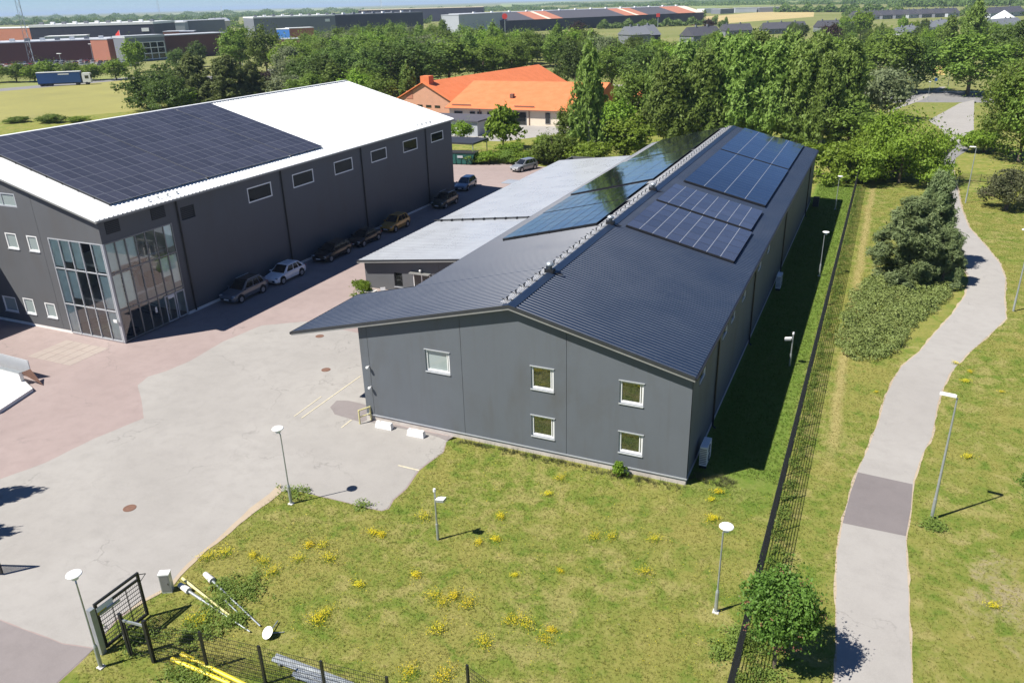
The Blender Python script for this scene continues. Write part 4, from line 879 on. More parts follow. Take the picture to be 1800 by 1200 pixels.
for j, (p, q_, l) in enumerate((((484,1160),(620,1212),'topmost'),((520,1186),(600,1222),'lower'))):
    a, b = Vector((*G(*p), .18)), Vector((*G(*q_), .18)); o = thing('guard_rail_beam', f'{l} steel guard rail beam lying at the bottom edge of the lawn', 'guard rail', tuple(a)); d = b-a; n_ = Vector((-d.y,d.x,0)).normalized()
    k = MB(); prof = [(-.22,0),(-.15,.10),(-.07,.10),(0,.0),(.07,.10),(.15,.10),(.22,0)]
    vs = [tuple(n_*u_+Vector((0,0,w_))) for u_, w_ in prof]+[tuple(d+n_*u_+Vector((0,0,w_))) for u_, w_ in prof]; k.add(vs, [(i,i+1,8+i,7+i) for i in range(6)]); k.build('beam', M['steel'], o)
    for t_ in (.1,.55): k = MB(); k.obox(d*t_+Vector((0,0,-.06)), d.normalized()*.06, n_*.24, Vector((0,0,.05))); k.build('bracket', M['steel'], o)
x, y = G(472,1119); o = thing('loose_lamp', 'white disc lamp head lying loose in the grass', 'lamp head', (x, y, .25), 0); q = MB(); q.lathe([(.08,-.2),(.14,-.16),(.15,-.04),(.34,-.02),(.36,.03),(.1,.08)], 22); k = q.build('disc', M['white'], o); k.rotation_euler = (rad(38), rad(-14), 0); k.scale = (.8,.8,.8)
q = MB(); q.tube((0,.05,-.1),(-.2,.9,-.15),.03,n=6); q.tube((0.05,.1,-.1),(.5,.5,-.2),.02,n=6); q.build('arm', M['steel'], o)

# bench-like table and planter by the annex
x, y = -36.6, 20.6; o = thing('picnic_table', 'pale slatted picnic table beside the annex wall', 'table', (-35.6, 20.7, 0), rad(0))
for k in range(6): bx('tabletop_board', -.9+0, .9, -.45+k*.15, -.33+k*.15, .72, .77, 'concrete', o)
for s in (-.75,.75):
    for k in range(2): bx('bench_board', -.9, .9, s-.14+k*.15, s-.02+k*.15, .43, .47, 'concrete', o)
for s in (-.6,.6): bx('leg', s-.04, s+.04, -.7, .7, .36, .43, 'trim', o); bx('leg', s-.04, s+.04, -.3, -.22, 0, .72, 'trim', o); bx('leg', s-.04, s+.04, .22, .3, 0, .72, 'trim', o)
o = thing('garden_chair', 'white garden chair beside the picnic table', 'chair', (-34.2, 21.3, 0), .6)
bx('seat', -.24,.24,-.24,.24,.43,.47,'white',o); bx('backrest', -.24,.24,.2,.25,.47,.95,'white',o)
for sx in (-.21,.21):
    for sy in (-.21,.21): bx('leg', sx-.02,sx+.02,sy-.02,sy+.02,0,.43,'white',o)

# ------------------------------------------------------------ vegetation
def leaves(C, N_, s, rnd, asp=1.0, droop=None, needle=False):
    """rhombic leaves at C with normals N_"""
    n = len(C); R_ = rnd.normal(size=(n, 3)); T = np.cross(N_, R_)
    if droop is not None: T = T*(1-droop)+np.array([0,0,-1.])*droop*1.5
    T /= np.linalg.norm(T, axis=1, keepdims=True)+1e-9; B = np.cross(N_, T); B /= np.linalg.norm(B, axis=1, keepdims=True)+1e-9
    s = (s*rnd.uniform(.6, 1.35, n))[:, None]
    V = np.stack([C-T*s*asp, C+B*s*(.34 if needle else .55), C+T*s*asp, C-B*s*(.34 if needle else .55)], 1).reshape(-1, 3)
    return V, np.arange(4*n).reshape(-1, 4)
def unit(v): return v/(np.linalg.norm(v, axis=1, keepdims=True)+1e-9)
def crown(name, kind, n, leaf, mat, seed, H=12., R_=4.5, z0=2.5):
    r = np.random.default_rng(seed); bs = []
    zc = (z0+H)/2; hz = (H-z0)/2
    if kind == 'round':
        bs.append(((0,0,zc), (R_*.72,R_*.72,hz*.8)))
        for k in range(42):
            d = unit(r.normal(size=(1,3)))[0]; d[2] = d[2]*.9+.08; q = r.uniform(.50,.80)
            bs.append(((d[0]*R_*q, d[1]*R_*q, zc+d[2]*hz*q), (R_*r.uniform(.16,.32), R_*r.uniform(.16,.32), hz*r.uniform(.12,.26))))
    elif kind == 'birch':
        for k in range(80):
            t = r.uniform(0,1)**.9; z = z0+1.2+t*(H-z0-2.0); a = r.uniform(0,6.28); q = R_*(1-t*.75)*r.uniform(.25,.80)
            bs.append(((math.cos(a)*q, math.sin(a)*q, z), (R_*r.uniform(.09,.20), R_*r.uniform(.09,.20), hz*r.uniform(.12,.30))))
        bs.append(((0,0,H*.52), (R_*.38,R_*.38,H*.34)))
    elif kind == 'pine':
        for k in range(90):
            t = r.uniform(0,1); z = z0+t*(H-z0)*.92; a = r.uniform(0,6.28); q = R_*(1-t**1.4*.8)*r.uniform(.3,.92)
            bs.append(((math.cos(a)*q, math.sin(a)*q, z+q*.15), (R_*r.uniform(.08,.19), R_*r.uniform(.08,.19), R_*r.uniform(.10,.22))))
        bs.append(((0,0,z0+(H-z0)*.42), (R_*.22,R_*.22,hz*.5)))
    elif kind == 'spread':                                   # broad, layered
        for k in range(30):
            a = r.uniform(0,6.28); q = R_*math.sqrt(r.uniform(.02,.8)); z = z0+(H-z0)*(r.uniform(.15,.85)*(1-.35*(q/R_)**2))
            bs.append(((math.cos(a)*q, math.sin(a)*q, z), (R_*r.uniform(.2,.34), R_*r.uniform(.2,.34), hz*r.uniform(.16,.28))))
        bs.append(((0,0,zc), (R_*.65,R_*.65,hz*.6)))
    vol = np.array([(b[1][0]*b[1][1]+b[1][0]*b[1][2]+b[1][1]*b[1][2]) for b in bs]); cnt = (n*vol/vol.sum()).astype(int)
    Cs, Ns = [], []
    for (c, e), k in zip(bs, cnt):
        d = unit(r.normal(size=(k,3))); e = np.array(e); fl = r.uniform(.55,1.22,(k,1))
        # clumped: pull leaves towards twig centres
        tw = unit(r.normal(size=(max(4, k//16),3))); pick = r.integers(0, len(tw), k); d = unit(tw[pick]+.20*r.normal(size=(k,3)))*(1+.22*r.normal(size=(len(tw),1)))[pick]
        Cs.append(np.array(c)+d*e*fl); Ns.append(unit(d*.9+r.normal(size=(k,3))*.65+np.array([0,0,.35])))
    C, N_ = np.concatenate(Cs), np.concatenate(Ns)
    asp, dr = {'round': (.9, None), 'birch': (1.5, .55), 'pine': (1.6, None), 'spread': (.95, None)}[kind]
    V, Q = leaves(C, N_, leaf, r, asp, dr, kind == 'pine')
    keep = None
    return np_mesh(name, V, Q, mat), bs
def trunk(name, bs, H, r0, mat, seed, z0=2.5, nl=7):
    mb = MB(); rr_ = random.Random(seed); p = Vector((0,0,-.1)); n = 5; pts = [p]
    for k in range(n): p = p+Vector((rr_.uniform(-.12,.12), rr_.uniform(-.12,.12), H*.82/n)); pts.append(p)
    for k in range(n): mb.tube(pts[k], pts[k+1], r0*(1-k/n)+.03, r0*(1-(k+1)/n)+.03, 8, caps=False)
    for c, e in rr_.sample(bs, min(nl, len(bs))):
        k = min(n-1, max(1, int(n*(c[2]*.62)/(H*.82)))); mb.tube(pts[k], c, r0*.32, .03, 5, caps=False)
    return mb.mesh(name, mat)
KT = {}
def kind(key, k, n, leaf, mat, seed, H, R_, z0, bark='bark', r0=.22, name='tree'):
    cm, bs = crown('crown', k, n, leaf, M[mat], seed, H, R_, z0); KT[key] = (cm, trunk('trunk', bs, H, r0, M[bark], seed), H, R_, name)
kind('lime', 'round', 9000, .27, 'leaf', 11, 13, 5.2, 1.6, name='broadleaf_tree')
kind('lime2', 'round', 9000, .27, 'leaf', 12, 12, 5.6, 1.2, name='broadleaf_tree')
kind('bright', 'round', 9000, .25, 'leafbright', 13, 9, 4.4, .6, name='broadleaf_tree')
kind('dark', 'round', 9000, .28, 'leafdark', 14, 14, 6, 1.2, name='broadleaf_tree')
kind('dark2', 'spread', 9000, .27, 'leafdark', 15, 12, 5.5, .8, name='broadleaf_tree')
kind('birch', 'birch', 22000, .20, 'birch', 16, 17, 4.2, 1.6, 'barkwhite', .20, name='birch_tree')
kind('birch2', 'birch', 22000, .20, 'birch', 17, 16, 4.6, 1.4, 'barkwhite', .20, name='birch_tree')
kind('birch3', 'birch', 12000, .21, 'birch', 18, 16, 4.0, 1.2, 'barkwhite', .20, name='birch_tree')
kind('willow', 'round', 9000, .24, 'willow', 19, 9, 5, .8, name='willow_tree')
kind('pinedull', 'pine', 16000, .27, 'pinedull', 20, 11, 5.0, .6, name='pine_tree')
kind('pine', 'pine', 40000, .13, 'pine', 21, 9.5, 3.9, .25, r0=.18, name='pine_tree')
kind('spread', 'spread', 22000, .18, 'leafbright', 22, 9, 6, .3, name='broadleaf_tree')
kind('bush', 'spread', 9000, .16, 'leafbright', 23, 4, 3.4, .0, name='bush')
kind('bushdark', 'spread', 9000, .15, 'leaf', 24, 4, 3.4, .0, name='bush')
kind('rowan', 'round', 15000, .085, 'rowan', 25, 4.9, 1.9, 1.3, r0=.07, name='rowan_tree')
kind('bigsoft', 'round', 26000, .19, 'leaf', 26, 14, 7, .4, name='broadleaf_tree')
kind('brown', 'spread', 9000, .12, 'brownbush', 27, 4.5, 3, .5, name='small_tree')
kind('purple', 'round', 5000, .22, 'purple', 28, 7, 3, .8, name='purple_tree')
kind('sap', 'birch', 5200, .16, 'leafbright', 29, 7, 2.6, .8, r0=.08, name='young_tree')
kind('yellow', 'spread', 3000, .2, 'yellowleaf', 30, 3, 2.4, 0, name='yellow_shrub')
ORD = 'first second third fourth fifth sixth seventh eighth ninth tenth eleventh twelfth'.split()
def tree(key, x, y, H, R_, label, group=None, cat='tree'):
    cm, tm, h0, r0, nm = KT[key]; o = thing(nm, label, cat, (x, y, 0), random.uniform(0, 6.28), group)
    sxy, sz = R_/r0, H/h0
    for n_, me in (('crown', cm), ('trunk', tm)): c_ = link(n_, me, o); c_.scale = (sxy, sxy, sz)
    return o
def ptree(key, u, vb, vt, wpx, label, group=None, cat='tree'):
    if key in ('birch','birch2') and wpx > 70: wpx *= 1.28
    x, y = G(u, vb); H = height_at(x, y, vt); R_ = wpx/2/F*dep(x, y, H*.5)
    return tree(key, x, y, H, R_*1.06, label, group, cat)
# near vegetation
ptree('rowan', 1362, 1172, 1000, 138, 'small rowan tree with reddish berries at the lower right between fence and path')
bo = [q for q in COL.objects if q.name.startswith('rowan_tree')][0]
r_ = np.random.default_rng(5); dd = unit(r_.normal(size=(46,3))); mb = MB()
for d in dd:
    p = np.array([0,0,3.1])+d*np.array([1.75,1.75,1.65])*r_.uniform(.85,1.0)
    for k in range(5): c_ = p+r_.normal(size=3)*.05; mb.lathe([(.001,-.025),(.028,0),(.001,.025)], 5, c=tuple(c_))
tag(mb.build('berry_cluster', M['berry'], bo), kind='stuff')
ptree('pine', 1592, 494, 345, 158, 'bushy grey-green pine beside the bend of the footpath, the biggest of its clump')
ptree('pine', 1630, 470, 300, 110, 'bushy pine with the tallest tip of the clump beside the footpath')
ptree('pine', 1655, 500, 400, 75, 'low pine leaning over the footpath at the right of the clump')
ptree('brown', 1768, 368, 283, 90, 'brownish small tree at the right picture edge behind the street lamp')
ptree('bigsoft', 1790, 285, 75, 165, 'large soft green tree at the right picture edge beside the path fork')
ptree('bigsoft', 1850, 300, 60, 200, 'large green tree cut by the right picture edge')
ptree('bush', 1730, 268, 222, 80, 'low bright bush at the foot of the large tree by the path fork', cat='bush')
ptree('spread', 1580, 322, 178, 150, 'broad bright green tree at the far end of the strip beside the footpath')
ptree('spread', 1530, 310, 215, 130, 'bright green tree behind the far end of the long fence')
ptree('bush', 1462, 318, 240, 110, 'bright leafy bush touching the far end of the nearest hall', cat='bush')
ptree('lime2', 1490, 262, 178, 130, 'rounded green tree behind the far right corner of the nearest hall')
ptree('willow', 1545, 212, 112, 105, 'grey green willow left of the far crossing')
ptree('lime', 1700, 168, 52, 140, 'large rounded green tree right behind the far crossing')
ptree('dark', 1775, 160, 32, 120, 'dark green tree behind the large rounded tree at the top right')
ptree('dark', 1610, 162, 62, 95, 'dark tree casting its shade on the road left of the far crossing')
ptree('lime', 1560, 165, 48, 110, 'tall green tree in the row left of the far crossing')
ptree('birch3', 1698, 118, 8, 80, 'tall feathery tree rising above the others at the top right')
ptree('birch3', 1660, 112, 35, 60, 'slim tree left of the tall feathery one at the top right')
ptree('bushdark', 1500, 222, 170, 60, 'dark bush in front of the grey green willow', cat='bush')
# left edge tree, only its shadow and twigs reach the picture
tree('sap', *G(-215, 985), 8.5, 2.0, 'tree outside the left picture edge whose shadow falls on the yard')
tree('sap', *G(-148, 905), 8.5, 1.9, 'second tree outside the left picture edge shading the yard')
tree('rowan', *G(1822, 925), 4.2, 1.3, 'small tree whose leaves poke in at the right picture edge')
ptree('bush', 637, 523, 487, 34, 'small bright shrub at the corner of the annex', cat='bush')
# behind the halls
for u, vb, vt, wd_, l in ((1172,262,112,105,'first'),(1230,258,95,100,'second'),(1290,255,72,110,'third'),(1345,255,80,105,'fourth'),(1398,258,85,95,'fifth'),(1440,262,100,85,'sixth')):
    ptree(random.choice(('birch','birch2')), u, vb, vt, wd_, f'{l} birch from the left in the row behind the nearest hall', 'birches behind the nearest hall')
for u, vb, vt, wd_ in ((1200,232,80,100),(1262,226,68,100),(1320,224,62,100),(1375,222,64,100),(1425,224,66,100),(1478,226,75,90),(1150,236,100,80)):
    ptree(random.choice(('birch','birch2','birch3')), u, vb, vt, wd_, f'tall weeping birch, {ORD[sorted((1200,1262,1320,1375,1425,1478,1150)).index(u)]} from the left in the second row behind the nearest hall', 'birches in the second row')
ptree('birch3', 1035, 285, 92, 100, 'tall birch standing alone between the yard hedge and the orange-roofed building')
ptree('bright', 1098, 284, 200, 98, 'bright green round tree right of the lone birch')
ptree('bushdark', 975, 288, 225, 85, 'bushy green thicket left of the lone birch', cat='bush')
ptree('bush', 1035, 292, 240, 80, 'leafy bush at the foot of the lone birch', cat='bush')
ptree('sap', 885, 262, 183, 95, 'slender young tree in front of the cream wall')
ptree('bright', 810, 246, 212, 46, 'small bright tree beside the grey shed')
ptree('bush', 897, 274, 246, 50, 'round bush on the grass behind the yard hedge', cat='bush')
for k, u in enumerate((830, 862, 893, 922, 955)):
    ptree(('bushdark','bush')[k % 2], u, 287-k*.3, 262, 46, 'green hedge shrub along the far edge of the yard', 'hedge shrubs along the far edge of the yard', 'shrub')
for u, vb, vt, wd_, key, l in ((1112,228,118,85,'lime','rounded'),(1085,262,170,70,'bright','bright'),(960,262,232,40,'bush','low'),(1005,262,180,60,'lime2','mid-sized')):
    ptree(key, u, vb, vt, wd_, f'{l} green tree beside the lone birch in front of the orange-roofed building')
# pines left of the white roof
for u, vb, vt, wd_, l in ((268,192,112,85,'green pine at the left end of the clump behind the white roof'),(318,178,100,80,'green tree at the back of the clump behind the white roof'),(350,186,96,95,'brownish green pine in the middle of the clump behind the white roof'),(405,186,98,95,'dark brownish pine right of the middle of the clump behind the white roof'),(448,180,108,60,'dark pine at the right end of the clump behind the white roof'),(300,200,130,70,'low green pine at the front of the clump behind the white roof')):
    ptree('dark2' if 'green' in l and 'brown' not in l else 'pinedull', u, vb, vt, wd_*1.1, l.replace('green pine', 'green tree'))
ptree('bright', 322, 196, 155, 56, 'small bright green tree in front of the pine clump')
for u, vb, vt, wd_, key, l in ((90,216,198,50,'bushdark','low bush at the near edge of the hay field'),(30,216,203,40,'bushdark','low bush at the left near edge of the hay field'),(140,214,203,40,'bush','small bush at the near edge of the hay field by the white roof'),
      (425,130,42,75,'lime','large round tree beyond the pines'),(470,132,42,70,'lime2','large round tree right of the other round tree beyond the pines'),(515,150,75,60,'willow','grey green tree beyond the white roof'),(350,118,70,38,'dark','round tree in front of the brick wall'),(318,120,82,40,'dark2','dark tree beside the glazed brick entrance'),
      (240,128,68,45,'bright','bright tree in front of the glazed brick entrance'),(470,150,125,30,'purple','small dark red tree near the side street'),(512,140,118,32,'yellow','yellow green shrub by the side street'),(445,146,110,40,'yellow','yellow green shrub behind the pines')):
    ptree(key, u, vb, vt, wd_, l)
for k, u in enumerate((-12, 30, 62, 88, 128, 162, 205)):
    ptree(('bright','lime','bright')[k % 3], u, 146-k*.9, 106+(k % 3)*4-k*.6, 46, f'young tree between car park and road, {ORD[k]} from the left picture edge', 'young trees along the car park')
# the wood in the middle distance
wg = 'trees of the dense wood'
def in_poly(p, P):
    c = False; j = len(P)-1
    for i in range(len(P)):
        if (P[i][1] > p[1]) != (P[j][1] > p[1]) and p[0] < (P[j][0]-P[i][0])*(p[1]-P[i][1])/(P[j][1]-P[i][1])+P[i][0]: c = not c
        j = i
    return c
def pix(x, y, z=0):
    d = np.array([x, y, z])-CAM; zz = d@_f; return 900+F*(d@CR)/zz, 600-F*(d@CU)/zz
wood = [(505,168),(560,190),(640,192),(700,150),(765,132),(985,120),(1060,130),(1150,165),(1150,200),(1240,205),(1490,200),(1500,140),(1490,112),(1280,118),(1100,112),(900,92),(700,84),(560,96),(500,118)]
cnt = 0; pts = []
for k_, (u, vb, vt, wd_) in enumerate(((505,186,128,70),(545,192,125,75),(590,188,118,80),(632,196,122,75),(672,200,128,70),(515,160,100,70),(570,160,90,80),(720,185,120,60))): ptree(('willow','lime','birch3','bright','lime2')[k_ % 5], u, vb, vt, wd_, f'leafy tree close behind the white roof, {ORD[(0,2,4,6,5,1,3,7)[k_]]} from the left', 'leafy trees close behind the white roof')
r = random.Random(3)
for gy in np.arange(110, 460, 12.5):
    for gx in np.arange(-330, 20, 12.5):
        x, y = gx+r.uniform(-4.5,4.5), gy+r.uniform(-4.5,4.5)
        if dep(x, y) < 40: continue
        u, v = pix(x, y)
        if not in_poly((u, v), wood): continue
        if -112 < x < -44 and 122 < y < 205 and not (x > -60 and y > 170): continue
        if -58 < x < -30 and 118 < y < 175: continue
        pts.append((x, y, u, v))
for x, y, u, v in pts:
    if u > 1080: H = r.uniform(8.5, 12.5); key = r.choice(('lime','lime2','bright','dark','birch3'))
    else:
        H = r.uniform(10.5, 15.5); key = r.choice(('lime','lime2','lime','dark','bright','birch3','willow','lime2','bright'))
    nm = {'lime':'green broadleaf','lime2':'green broadleaf','bright':'bright green','dark':'dark green','dark2':'dark green','birch3':'slender feathery','willow':'grey green'}[key]
    side = 'behind the birches' if u > 1080 else 'behind the orange-roofed building'
    tree(key, x, y, H, H*r.uniform(.42,.55), f'{nm} tree in the dense wood {side}', f'{nm} trees of the wood {side}'); cnt += 1
print('wood trees', cnt)
# dark tall trees at the left of the orange building
DK = ((560,178,92,80),(600,172,78,90),(650,172,80,90),(690,165,70,100),(735,160,62,110),(790,150,65,110),(850,146,72,90),(900,142,70,80),(1010,150,62,70),(1075,158,75,80),(1120,162,78,80),(530,170,100,60))
for u, vb, vt, wd_ in DK:
    ptree(r.choice(('dark','dark2','lime','dark')), u, vb, vt, wd_, f'big dark tree at the near edge of the wood, {ORD[sorted(q[0] for q in DK).index(u)]} from the left', 'big dark trees at the near edge of the wood')
# gardens at the top right
for k in range(95):
    u = r.uniform(1240, 1800); v = r.uniform(50, 118); x, y = G(u, v)
    tree(r.choice(('lime','bright','dark','lime2','birch3')), x, y, r.uniform(6, 11), r.uniform(3, 5.4), 'garden tree among the houses at the top right', 'garden trees among the houses')
ptree('purple', 1455, 88, 40, 40, 'dark red tree among the gardens at the top right'); ptree('purple', 1245, 60, 32, 20, 'dark red tree beside the brown field'); ptree('purple', 1015, 70, 36, 28, 'dark red tree at the edge of the wood')
ptree('bright', 1512, 66, 16, 42, 'bright yellow-green tree in front of the roofs at the top right'); ptree('yellow', 1650, 98, 76, 16, 'orange-yellow shrub beside the path at the top right', cat='shrub')

# distant woodland belts (uncountable)
def belt(name, rows, n, seed, mat, size):
    rr2 = np.random.default_rng(seed); Cs = []; 
    for (u0, v0, u1, v1, h, dp) in rows:
        m_ = int(n*abs(u1-u0)/800); t = rr2.uniform(0, 1, m_); P = np.array([G(u0+(u1-u0)*a, v0+(v1-v0)*a) for a in t]); d = P-CAM[:2]; dl = np.linalg.norm(d, axis=1, keepdims=True)
        P = P+d/dl*rr2.uniform(0, dp, (m_,1)); hh = h*(.55+.45*np.sin(t*47+seed)*np.sin(t*13+1)+rr2.uniform(-.1,.25,m_)); z = rr2.uniform(0,1,m_)**.6*np.maximum(hh,2)
        Cs.append(np.column_stack([P, z]))
    C = np.concatenate(Cs); N_ = unit(rr2.normal(size=(len(C),3))+np.array([-.3,-.6,.6])); V, Q = leaves(C, N_, size, rr2, 1.0)
    return tag(link(name, np_mesh(name, V, Q, M[mat])), 'distant woods and hedgerows along the horizon', 'woodland', kind='stuff')
belt('distant_woodland', [(-60,46,190,42,17,60),(100,40,420,36,14,80),(-60,38,260,34,22,300),(240,35,700,24,14,150),(300,30,640,21,20,400),(620,24,1000,18,9,200),(700,22,950,16,12,300),(1180,10,1560,8,9,150),(1000,14,1300,10,9,200),(1360,22,1560,22,10,60),(1560,14,1860,10,13,150),(1480,8,1860,2,12,400),(900,12,1860,-4,12,900)], 22000, 41, 'leafdark', 2.6)
belt('distant_woodland', [(200,52,420,44,12,40),(400,50,600,44,8,40),(1050,52,1260,44,7,30),(590,46,760,42,10,30),(960,52,1240,36,9,30),(1480,30,1860,28,8,80)], 12000, 43, 'leafdark', 1.5)

# ground-cover shrub, weeds, grass, flowers
def scatter_poly(P, n, rr2):
    xs = [p[0] for p in P]; ys = [p[1] for p in P]; out_ = []
    while len(out_) < n:
        q = (rr2.uniform(min(xs), max(xs)), rr2.uniform(min(ys), max(ys)))
        if in_poly(q, P) and not in_poly(q, PATH): out_.append(q)
    return out_
rr2 = np.random.default_rng(9)
jp = GP([(1470,612),(1482,560),(1500,520),(1530,490),(1600,488),(1672,500),(1668,520),(1640,548),(1600,580),(1575,620),(1540,636),(1500,632)])
P = np.array(scatter_poly(jp, 900, rr2)); hgt_ = .28+.25*np.sin(P[:,0]*2.1)*np.sin(P[:,1]*.9+1)+rr2.uniform(-.05,.25,len(P))
C = np.repeat(np.column_stack([P, np.maximum(.12, hgt_)]), 55, 0); d = unit(rr2.normal(size=C.shape)); C = C+d*np.array([.42,.42,.26]); C[:,2] = np.abs(C[:,2])
V, Q = leaves(C, unit(d+rr2.normal(size=C.shape)*.5+np.array([0,0,.4])), .075, rr2, 1.2)
tag(link('ground_cover_shrub', np_mesh('ground_cover_shrub', V, Q, M['juniper'])), 'low spreading ground cover shrub between fence and footpath', 'ground cover', kind='stuff')
def tufts(name, P, h, spread, nb, mat, label, seed, cat='grass', w=.012):
    r3 = np.random.default_rng(seed); n = len(P)*nb; C = np.repeat(np.column_stack([np.array(P), np.zeros(len(P))]), nb, 0); hh = np.repeat(np.broadcast_to(h, (len(P),)), nb)*r3.uniform(.5,1.2,n)
    a = r3.uniform(0,6.28,n); off = np.column_stack([np.cos(a),np.sin(a),np.zeros(n)]); base = C+off*spread*r3.uniform(0,1,(n,1)); tip = base+off*hh[:,None]*r3.uniform(.1,.7,(n,1))+np.column_stack([np.zeros(n),np.zeros(n),hh])
    b = r3.uniform(0,6.28,n); sd = np.column_stack([np.cos(b),np.sin(b),np.zeros(n)])*w
    V = np.stack([base-sd, base+sd, tip], 1).reshape(-1,3); return tag(link(name, np_mesh(name, V, np.arange(3*n).reshape(-1,3), M[mat])), label, cat, kind='stuff')
lawn = GP([(102,1230),(163,1142),(257,1054),(306,1025),(408,932),(493,862),(560,872),(671,898),(715,859),(797,768)]) + [(-14.5,-.15),(0,-.15),(.3,1),(4.9,1),(4.9,-21),(-16,-22)]
P = scatter_poly(lawn, 42000, rr2); tufts('lawn_grass', P, .065, .06, 4, 'blades', 'short patchy meadow grass of the front lawn', 51, w=.011)
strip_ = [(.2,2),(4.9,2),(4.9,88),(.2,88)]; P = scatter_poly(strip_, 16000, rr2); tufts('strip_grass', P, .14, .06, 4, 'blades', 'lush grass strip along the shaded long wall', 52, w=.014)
vg = [(5.3,-18),(9.0,-18),(9.2,2),(12,20),(10,28),(8.5,40),(14,84),(5.3,88)]; P = scatter_poly(vg, 26000, rr2); tufts('verge_grass', P, .065, .06, 4, 'blades', 'mown grass between the fence and the footpath', 53, w=.013)
vr = GP([(1600,1230),(1592,943),(1600,896),(1621,798),(1656,684),(1702,620),(1770,560),(1765,490),(1703,400),(1680,340),(1800,330),(1830,1230)]); P = scatter_poly(vr, 22000, rr2); tufts('verge_grass', P, .065, .06, 4, 'blades', 'dry mown grass on the right of the footpath', 54, w=.013)
# taller weeds along the fence, gate, wall corner and lying poles
P = [(5.25+abs(rr2.normal())*.35, rr2.uniform(-20, 86)) for _ in range(650)]
for (u, v, sp, n) in ((435,1040,1.0,70),(392,1030,.6,50),(350,1110,1.2,90),(240,1120,1.1,60),(385,1062,.7,60),(415,1090,.6,50),(522,868,.8,30),(640,886,.6,14),(1262,1150,.5,20),(330,1195,1.2,120),(1640,925,.45,60),(1300,1120,.6,60),(1345,1190,.7,30)):
    x, y = G(u, v); P += [(x+rr2.normal()*sp*.5, y+rr2.normal()*sp*.5) for _ in range(n)]
PP = np.array(P); C = np.repeat(np.column_stack([PP, np.zeros(len(PP))]), 16, 0); n_ = len(C); C = C+rr2.normal(size=(n_,3))*np.array([.13,.13,0]); C[:,2] = np.abs(rr2.normal(size=n_))*.14+.03
V, Q = leaves(C, unit(rr2.normal(size=(n_,3))*.55+np.array([-.2,-.3,1.])), .05, rr2, 1.3)
tag(link('tall_weeds', np_mesh('tall_weeds', V, Q, M['weedleaf'])), 'tall green weeds along the fence and around the lying poles', 'weeds', kind='stuff')
P = [(rr2.uniform(-14.8,-.1), -.2-abs(rr2.normal())*.28) for _ in range(230)]+[(rr2.uniform(.1,2.6), rr2.uniform(.6,1.6)) for _ in range(90)]
tufts('dry_weeds', P, .30, .10, 9, 'brownbush', 'dry brownish weeds along the foot of the hall wall', 56, 'weeds', w=.012)
x, y = -3.9, -.45; tree('sap', x, y, 1.0, .7, 'small wispy weed bush at the wall below the right lower window', cat='bush')
# clumps of yellow wildflowers
def flower_mesh(seed):
    r3 = np.random.default_rng(seed); k = 190; a = r3.normal(size=(k,2))*[.27,.20]; C = np.column_stack([a, r3.uniform(.16,.34,k)]); V, Q = leaves(C, unit(r3.normal(size=(k,3))*.4+np.array([0,0,1.])), r3.uniform(.028,.046), r3, .8); me = np_mesh('petals', V, Q, M['petal'])
    n = 90; b = r3.normal(size=(n,2))*[.3,.24]; base = np.column_stack([b, np.zeros(n)]); tip = base+np.column_stack([r3.normal(size=(n,2))*.06, r3.uniform(.12,.3,n)]); an = r3.uniform(0,6.28,n); sd = np.column_stack([np.cos(an),np.sin(an),np.zeros(n)])*.014
    ms = np_mesh('stems', np.stack([base-sd,base+sd,tip],1).reshape(-1,3), np.arange(3*n).reshape(-1,3), M['leafbright']); return me, ms
FM = [flower_mesh(s) for s in (1,2,3)]
fl = [(745,911,1.2),(656,938,.9),(670,942,.9),(880,910,.9),(870,950,.9),(842,955,.8),(1250,916,1),(1255,912,.8),(1150,950,1),(1045,945,1),(1075,946,1),(905,1012,.6),(395,975,1.3),(365,982,1.2),(445,978,.8),(462,989,1),(480,1008,1.2),(524,985,1),(578,984,1.2),(567,960,1),(543,960,.9),(630,1030,.9),(730,1013,.9),(575,1078,1),(556,1095,1.2),(562,1086,1),(762,1050,1.1),(778,1062,1),(798,1050,.9),(822,1063,1.2),(770,1108,1.2),(850,1132,1.2),(900,1092,1.1),(925,1100,1.2),(968,1110,.8),(958,1127,1),(720,1185,1.2),(780,1190,1.3),(355,1094,1.2),(335,1090,1),(1133,1008,1),(985,1005,.6),(1262,867,.9),(1250,880,.7),(985,842,1),(963,870,.8),(480,870,.0),(1697,672,.9),(1680,640,.8),(1705,655,.7),(1760,690,.6),(1700,805,.9),(1745,1067,.8),(1540,690,.5)]
for u, v, s in fl:
    if s <= 0: continue
    for k in range(1):
        x, y = G(u, v); x += rr2.normal()*.28*k; y += rr2.normal()*.28*k
        o = thing('flower_clump', 'clump of yellow wildflowers growing in the grass', 'wildflowers', (x, y, 0), rr2.uniform(0, 6.28), 'clumps of yellow wildflowers'); o.scale = (s*.82,)*3
        a_, b_ = FM[k % 3 if s < 1 else 2]; tag(link('petals', a_, o), kind='stuff'); tag(link('stems', b_, o), kind='stuff')

P = np.array(scatter_poly(lawn, 900, rr2)); C = np.column_stack([P, rr2.uniform(.08,.2,len(P))]); C = np.repeat(C, 2, 0)+rr2.normal(size=(1800,3))*[.12,.12,.02]
V, Q = leaves(C, unit(rr2.normal(size=C.shape)*.4+np.array([0,0,1.])), .024, rr2, .8); tag(link('scattered_flowers', np_mesh('scattered_flowers', V, Q, M['petal'])), 'tiny yellow flowers scattered through the front lawn', 'wildflowers', kind='stuff')
